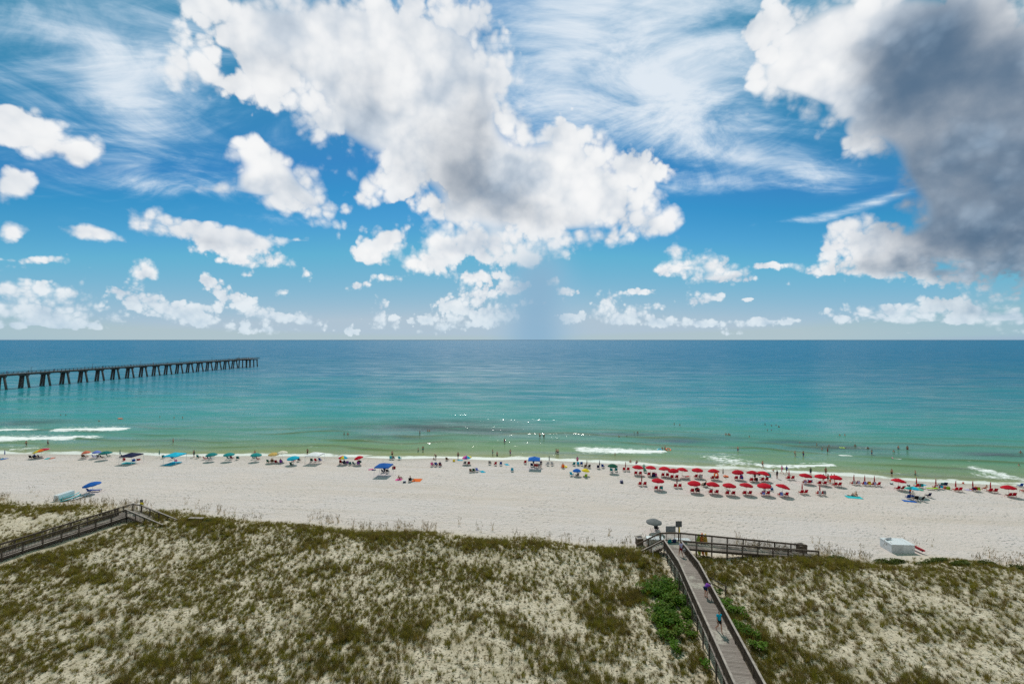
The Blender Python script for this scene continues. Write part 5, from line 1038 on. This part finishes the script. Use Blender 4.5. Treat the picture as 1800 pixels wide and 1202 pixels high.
sb = G(1588.5, 972); storage_box(V(sb.x, sb.y + 1.0, g1(sb.x, sb.y + 1) - .1), R(-4), 2.8, 2.0, 1.15, 'white storage container behind the dune brow at right')
rl = empty('rolled_tarp', V(sb.x - .7, sb.y + 1.5, g1(sb.x, sb.y + 1) - .1 + 1.15 + .20), R(20), 'rolled grey tarp lying on top of the white container', 'tarp'); m = MB(); m.tube([(-.5, 0, 0), (-.2, .02, .01), (.2, -.02, 0), (.5, .01, .01)], [.09, .11, .10, .09], 10); m.build('roll', fab('lgrey'), rl, True); m = MB(); m.tube([(-.2, .02, -.0), (-.17, .02, .0)], .118, 10); m.build('strap', fab('grey'), rl)
paddleboard(V(sb.x + 2.1, sb.y + .6, g1(sb.x, sb.y) + .5), (0, R(52), 0), 'red', 'coral', 'red board leaning on the right side of the white container', 2.4, .7)
lb = G(95.5, 881); storage_box(V(lb.x + .3, lb.y + 1.4, g1(lb.x, lb.y) - .03), R(-4), .8, 2.7, .95, 'long low white box on the sand near the left boardwalk', 1)
for k, (c_, s_, l_) in enumerate((('aqua', 'white', 'turquoise board nearest the long white box'), ('aqua', 'coral', 'turquoise board with red stripe beside the white box'), ('lgrey', 'white', 'grey board on the sand right of the turquoise ones'))):
    p_ = V(lb.x + 1.35 + .62 * k, lb.y + 1.2 + (.1, -.3, .5)[k], 0); p_.z = g1(p_.x, p_.y) + (.42, .26, .12)[k]; paddleboard(p_, (R(2), R((-24, -14, -3)[k]), R((-5, -7, -9)[k])), c_, s_, l_, 3.3, .85)
def bin_box(p, label):
    b_ = empty('trash_bin', p, R(8), label, 'trash bin')
    for k in range(4):
        a_ = k * math.pi / 2; m = MB()
        for j in range(5): m.box((math.cos(a_) * .40 - math.sin(a_) * (j - 2) * .155, math.sin(a_) * .40 + math.cos(a_) * (j - 2) * .155, .48), (.03, .145, .96), a_)
        m.build('slat_side', WOOD, b_)
    m = MB(); m.box((0, 0, .5), (.74, .74, .9)); m.build('liner', solid('black'), b_)
    m = MB()
    for a_ in range(4): q_ = a_ * math.pi / 2; m.box((math.cos(q_) * .42, math.sin(q_) * .42, .99), (.20, 1.04 if a_ % 2 else .64, .05), q_)
    m.build('top_frame', CAPW, b_)
bin_box(G(1124, 957), 'wooden trash bin at the foot of the boardwalk stairs'); bin_box(G(1408, 970), 'wooden trash bin at the lower end of the right ramp')
def sign(p, rz, w, h, z, m_, label, posts=1):
    s_ = empty('sign', p, rz, label, 'sign')
    m = MB(); m.box((0, 0, z), (w, .04, h)); m.build('panel', m_, s_)
    for x_ in ([0] if posts == 1 else [-w * .42, w * .42]): m = MB(); m.box((x_, .05, (z + h / 2) / 2 - .15), (.08, .06, z + h / 2 + .3)); m.build('post', WOOD, s_)
    return s_
sp = GZ(1178, 951, 2.4); sign(V(sp.x - .2, 57.1, g1(sp.x, 57.1)), R(3), 1.25, .95, 2.75, solid('grey'), 'grey notice board behind the rail of the boardwalk landing', 2)
sign(V(21.1, 57.6, g1(21.1, 57.6)), R(2), .8, .75, 3.5, DKGREY, 'dark square sign above the boardwalk landing rail')
pz_ = V(20.3, 59.8, 0); storage_box(V(18.9, 60.2, g1(18.9, 60.2)), R(-3), 2.2, 1.0, .9, 'white box on the sand behind the notice board'); storage_box(V(22.4, 60.0, g1(22.4, 60)), R(-3), 2.0, .9, .8, 'white box on the sand right of the dark sign')
for k, (c_, s_, l_) in enumerate((('lime', 'yellow', 'lime board standing against the right ramp rail'), ('orange', 'yellow', 'orange board with yellow stripe standing against the ramp rail'), ('yellow', 'orange', 'yellow board standing rightmost against the ramp rail'))):
    paddleboard(V(23.3 + .42 * k, 56.75, g1(23.3, 56.75) + 1.25 + .1 * (k == 1)), (R(84), 0, R(5)), c_, s_, l_, 2.7, .55)
bag(V(19.4, 56.0, 3.0), .3, 'teal', 'teal bag lying on the boardwalk landing', 1.1); bag(V(20.0, 56.1, 3.0), .1, 'navy', 'dark bag lying on the boardwalk landing', 1.0)
ls = GZ(241, 903, 2.6); sg = sign(V(f2.x - .1, f2.y + .25, g1(f2.x, f2.y)), R(-8), .55, .55, 2.05, solid('yellow'), 'yellow warning sign with grey top on the left boardwalk landing')
m = MB(); m.box((0, -.03, 2.55), (.5, .05, .4)); m.build('upper_panel', DKGREY, sg)
m = MB(); m.box((0, -.025, 2.08), (.28, .01, .05)); m.box((0, -.025, 1.98), (.34, .01, .04)); m.build('lettering', solid('black'), sg)
gp = G(178.5, 902); ps = empty('post', gp, 0, 'short dark post on the sand beside the left boardwalk stairs', 'post'); m = MB(); m.tube([(0, 0, -.3), (0, 0, .7)], .06, 8); m.build('shaft', WOOD, ps, True); m = MB(); m.ell((0, 0, .71), (.065, .065, .03)); m.build('cap', WOOD, ps, True)
bp_ = G(345, 917); be = empty('bench', bp_, R(-4), 'low wooden bench on the sand right of the left boardwalk', 'bench')
for k in range(3): m = MB(); m.box((0, (k - 1) * .17, .46), (2.1, .15, .05)); m.build('seat_slat', CAPW, be)
for x_ in (-.85, .85):
    for y_ in (-.16, .16): m = MB(); m.box((x_, y_, .2), (.09, .09, .5)); m.build('leg', WOOD, be)
for px_, py_, hh, l_ in ((335, 1200, .9, 'thin dark post in the grass at the lower left edge'), (415, 1206, .8, 'thin dark post in the grass right of the first at the lower edge')):
    p_ = G(px_, py_); o = empty('marker_post', p_, 0, l_, 'post'); m = MB(); m.tube([(0, 0, -.2), (.01, 0, hh)], .025, 7); m.build('shaft', solid('black'), o); m = MB(); m.ell((.01, 0, hh), (.03, .03, .02)); m.build('cap', solid('black'), o)
shp = G(1148, 983); o = empty('foot_shower', shp, 0, 'thin white standpipe in the grass under the boardwalk stairs', 'shower'); m = MB(); m.tube([(0, 0, -.2), (0, 0, 1.2), (.03, -.05, 1.28), (.18, -.1, 1.28)], .03, 8); m.build('pipe', WHITE, o, True); m = MB(); m.ell((.2, -.1, 1.25), (.05, .05, .04)); m.build('shower_head', METAL, o, True)

# ------------------------------------------------------------------ people on the boardwalk, the sand and in the sea
def on_deck(px_, py_):
    z = 4.0
    for _ in range(6): p_ = GZ(px_, py_, z); z = deck_z(p_.y)
    return GZ(px_, py_, z)
person(on_deck(1264, 1109), R(186), 'walk', 'woman in blue top and dark shorts walking along the boardwalk towards the camera', None, 'cyan', 'black', 0, 1, .98, True)
person(on_deck(1241, 1049), R(-62), 'bend', 'person in purple top and dark shorts bending over at the boardwalk rail', None, 'purple', 'navy', 0, 0, 1.0, True)
person(on_deck(1197, 977.5), R(8), 'walk', 'person in white shirt walking away at the far end of the boardwalk', None, 'lilac', 'dred', 1, 0, 1.02, True)
q_ = on_deck(1201.5, 976); bag(q_ + V(.1, .1, .42), .3, 'lgrey', 'pale bag carried by the person in the white shirt', .8)
BE = [(689.4, 804, 'stand', 10, 'person standing at the waterline behind the aqua chairs', None, 'black'), (540.5, 800.5, 'hips', 170, 'person standing at the waterline left of the white tent', None, 'black'), (341, 803, 'stand', 180, 'person standing beside the closed umbrella right of the blue tent', None, 'navy'), (448, 803.5, 'stand', 0, 'person standing behind the third matching teal umbrella', None, 'red'),
  (218, 809.5, 'ground', 30, 'person in red sitting on the aqua mat below the navy tent', 'red', 'red'), (302, 808, 'sit', 0, 'person seated under the blue tent', 'peri', 'navy'), (702, 842.5, 'ground', -40, 'person with long hair sitting on the pink towel', None, 'pink'), (723, 846, 'sit', -70, 'person seated in the black chair beside the orange towel', None, 'teal'),
  (766, 807.5, 'bend', 40, 'person bending over near the waterline above the trio of chairs', None, 'black'), (762.5, 807.5, 'ground', 0, 'child sitting by the waterline above the trio of chairs', None, 'brown'), (805.3, 806.5, 'stand', 0, 'person standing at the waterline left of the pink rainbow umbrella', None, 'navy'), (760, 819.5, 'sit', -8, 'person seated in the left chair of the trio', 'pink', 'navy'), (767, 819.5, 'sit', -8, 'person seated in the middle chair of the trio', 'royal', 'navy'), (774, 819.5, 'sit', -8, 'person seated in the right chair of the trio', 'navy', 'dred'),
  (938, 819, 'stand', 30, 'person standing under the left of the open blue tent', 'teal', 'navy'), (951, 822, 'stand', 190, 'person standing at the right of the open blue tent', 'navy', 'grey'), (944, 822, 'sit', -8, 'person seated under the open blue tent', 'dred', 'red'), (989, 822, 'sit', 10, 'person seated in the orange chair', None, 'orange'), (1015, 815, 'stand', 0, 'person standing among teal and blue chairs by the water', 'pink', 'red'),
  (1119, 817, 'sit', 0, 'person seated behind the first seaward red umbrella', None, 'purple'), (1132, 829, 'hips', -20, 'person standing between the first two seaward red umbrellas', 'seafoam', 'teal'), (1374.7, 832, 'walk', 80, 'person in pink walking along the waterline among the right umbrellas', 'pink', 'pink'), (1383, 832.5, 'walk', 100, 'person in blue walking along the waterline beside the one in pink', 'royal', 'navy'), (1340.5, 823, 'walk', -90, 'person standing in the swash above the tenth seaward red umbrella', None, 'black'), (1359.5, 828, 'ground', 0, 'child sitting at the edge of the water near the walkers', None, 'teal'), (1366, 841, 'stand', 20, 'dark dressed person standing by chairs left of a closed red umbrella', 'black', 'navy'),
  (1327, 844, 'stand', 0, 'person in black standing in front of the ninth seaward red umbrella', 'black', 'black'), (1335, 838, 'sit', 0, 'person seated between the ninth and tenth seaward red umbrellas', 'black', 'navy'), (1447.5, 848, 'stand', 0, 'person in orange standing in the crowd at the right umbrellas', 'orange', 'orange'), (1455.5, 847.5, 'hips', 20, 'person with hands on hips in the crowd at the right umbrellas', None, 'black'), (1461.5, 848, 'stand', -20, 'person in white shirt in the crowd at the right umbrellas', 'white', 'navy'), (1466.5, 848, 'stand', 30, 'shirtless person at the right of the crowd by the umbrellas', None, 'pink'), (1459, 851, 'stand', 0, 'child in orange at the front of the crowd', 'orange', 'orange'), (1451.5, 835, 'stand', 180, 'person standing at the waterline behind the crowd', None, 'brown'), (1425, 836, 'stand', 0, 'person in green behind the eleventh seaward red umbrella', 'green', 'navy'),
  (1499, 872, 'lie', 70, 'sunbather lying on the aqua mat', None, 'navy'), (1503.5, 872, 'ground', 75, 'sunbather sitting up on the aqua mat', None, 'black'), (1567.5, 838, 'stand', 0, 'person standing in the swash behind the red umbrella left of the turquoise one', None, 'black'), (1604.5, 879.5, 'hips', 160, 'person in pale shirt and blue shorts standing left under the turquoise umbrella', 'cream', 'royal'), (1600, 873, 'stand', 20, 'person in orange standing behind the blue chair', 'orange', 'royal'), (1732, 862, 'sit', 0, 'person seated beside the closed umbrella near the right edge', None, 'dred'), (1154, 930, 'sit', 0, 'person seated in the dark chair under the grey umbrella', 'black', 'grey'),
  (1247, 857.5, 'sit', 20, 'person in black seated under the third landward red umbrella', 'black', 'black'), (1278, 860, 'sit', 0, 'person seated under the fourth landward red umbrella', 'navy', 'red'), (1353, 861.5, 'sit', 0, 'person seated right of the sixth landward red umbrella', 'royal', 'navy'), (1239, 854, 'sit', 40, 'person seated in the dark chair right of the second landward umbrella', None, 'black'), (606, 816, 'sit', -8, 'person seated in the navy chair under the pastel rainbow umbrella', 'navy', 'navy'), (599, 815, 'sit', -8, 'person seated in the left chair under the pastel rainbow umbrella', 'orange', 'dred'), (630, 817, 'sit', -8, 'person seated below the small floral umbrella', 'dred', 'red'), (479, 813, 'sit', 0, 'person seated below the mustard umbrella', None, 'brown'), (494, 814, 'sit', 0, 'person seated below the cream umbrella', 'dred', 'purple'), (62, 805.5, 'sit', 0, 'person seated in the middle chair under the large rainbow umbrella', 'royal', 'navy'), (676, 830, 'sit', 0, 'person seated in the left chair under the royal blue tent', 'navy', 'navy')]
SHORT = {'child sitting by the waterline above the trio of chairs', 'child sitting at the edge of the water near the walkers', 'child in orange at the front of the crowd'}
for x_, y_, po, rz_, l_, tp_, bt_ in BE: person(G(x_, y_), R(rz_), po, l_, 'people on the beach', tp_, bt_, None, None, .65 if l_ in SHORT else 1.0)
# bathers: pixel of the waterline or feet, how deep they stand
BA = [(46, 784, .2), (84, 782.5, .2), (106.7, 729, 1.35), (115.5, 729, 1.35), (174, 740, 1.3), (239, 697, 1.3), (281, 733, 1.25), (306, 734, 1.25), (321, 734, 1.2), (304.4, 778.5, .35), (605, 764, .9), (611.5, 764, .9), (738, 764, .35), (751.5, 757.5, 1.1), (754.7, 757.5, 1.1), (743.5, 793, .25), (735, 793, .7), (887, 778, .4), (866, 799, .3), (873.8, 800.5, .6), (897, 798.5, .35), (949, 768, .45), (956, 768.5, .5), (977.7, 797, .4), (980.7, 797.5, .35), (1088, 768, 1.1), (1101.8, 768, 1.2), (1114.6, 761, 1.25), (1120.8, 761, 1.1), (1185, 745, 1.2), (1195, 746, 1.35), (1164, 791, .7), (1169, 790.5, .5), (1081, 800, 1.0), (1108, 812, 1.0), (1276, 764, 1.0), (1280.4, 764, 1.1), (1282.8, 764.5, 1.1), (1297, 793.5, .3), (1317, 768, 1.2), (1344.8, 746, 1.2), (1356, 748, 1.3), (1364, 747, 1.35), (1369, 750, 1.2), (1349, 756, 1.35), (1356, 756, 1.35), (1397.4, 801, .35), (1412, 801.5, .35), (1406, 778, 1.3), (1435.6, 782, 1.05), (1457, 786, .9), (1454.7, 794, .45), (1445, 790, 1.1), (1476, 765, 1.2), (1485, 765, 1.15), (1503, 784, 1.05), (1525.5, 789, 1.0), (1532.5, 799, .35), (1571, 793.5, 1.2), (1579, 789, .7), (1595, 790.5, .5), (1609, 835, .6), (1794, 795.5, 1.1), (1791, 818, 1.2), (1486, 788, 1.3)]
BA.sort()
for i, (x_, y_, dp) in enumerate(BA):
    p_ = GZ(x_, y_, 0.05); how = 'standing in shallow water' if dp < .5 else ('wading waist deep' if dp < 1.0 else 'with only head and shoulders above the water')
    pose_ = WET.choice(['stand', 'hips', 'walk'] if dp < .8 else ['stand', 'hips'])
    p_.z = -dp; person(p_, WET.uniform(0, 6.28), pose_, 'person %s, %s bather from the left' % (how, ordw(i)), 'bathers in the sea')
ring(GZ(1160, 791, .12), 'cyan', 'cyan swim ring held in the waves by two bathers', .5, (R(25), 0, 0)); ring(GZ(1175, 790, .12), 'orange', 'orange swim ring floating right of the two bathers in the waves', .55, (R(20), 0, 0)); ring(GZ(1480, 787, .12), 'lime', 'green swim ring floating among the bathers at right', .5)
def raft(p, rz, c1, c2, label):
    r_ = empty('pool_raft', p, rz, label, 'raft')
    for k in range(5): m = MB(); m.cap(((k - 2) * .17, -.8, 0), ((k - 2) * .17, .6, 0), .085, .085); m.build('air_tube', solid(c1), r_, True)
    m = MB(); m.cap((-.34, .75, .05), (.34, .75, .05), .11, .11); m.build('pillow', solid(c2), r_, True)
raft(GZ(211.6, 735.5, .1), R(75), 'orange', 'coral', 'orange raft floating far out at left'); raft(GZ(1576, 806, .08), R(60), 'white', 'pink', 'white and pink raft floating at right')
paddleboard(GZ(1517, 787.5, .06), (0, 0, R(80)), 'white', 'lgrey', 'white board floating among the bathers at right', 2.0, .6)
# people leaning on the pier rail
for i, s_ in enumerate([44, 52, 66, 88, 97, 118, 141, 150, 173, 190, 204, 221, 236, 243, 250, 252]):
    p_ = pa + pl(s_, 2.0 if i % 3 else -1.6, 8.52); person(p_, math.atan2(pside.y, pside.x) - math.pi / 2 + WET.uniform(-.4, .4), 'hips' if i % 2 else 'stand', '%s person from the left standing on the fishing pier' % ordw(i), 'people on the fishing pier', WET.choice(PCOL))
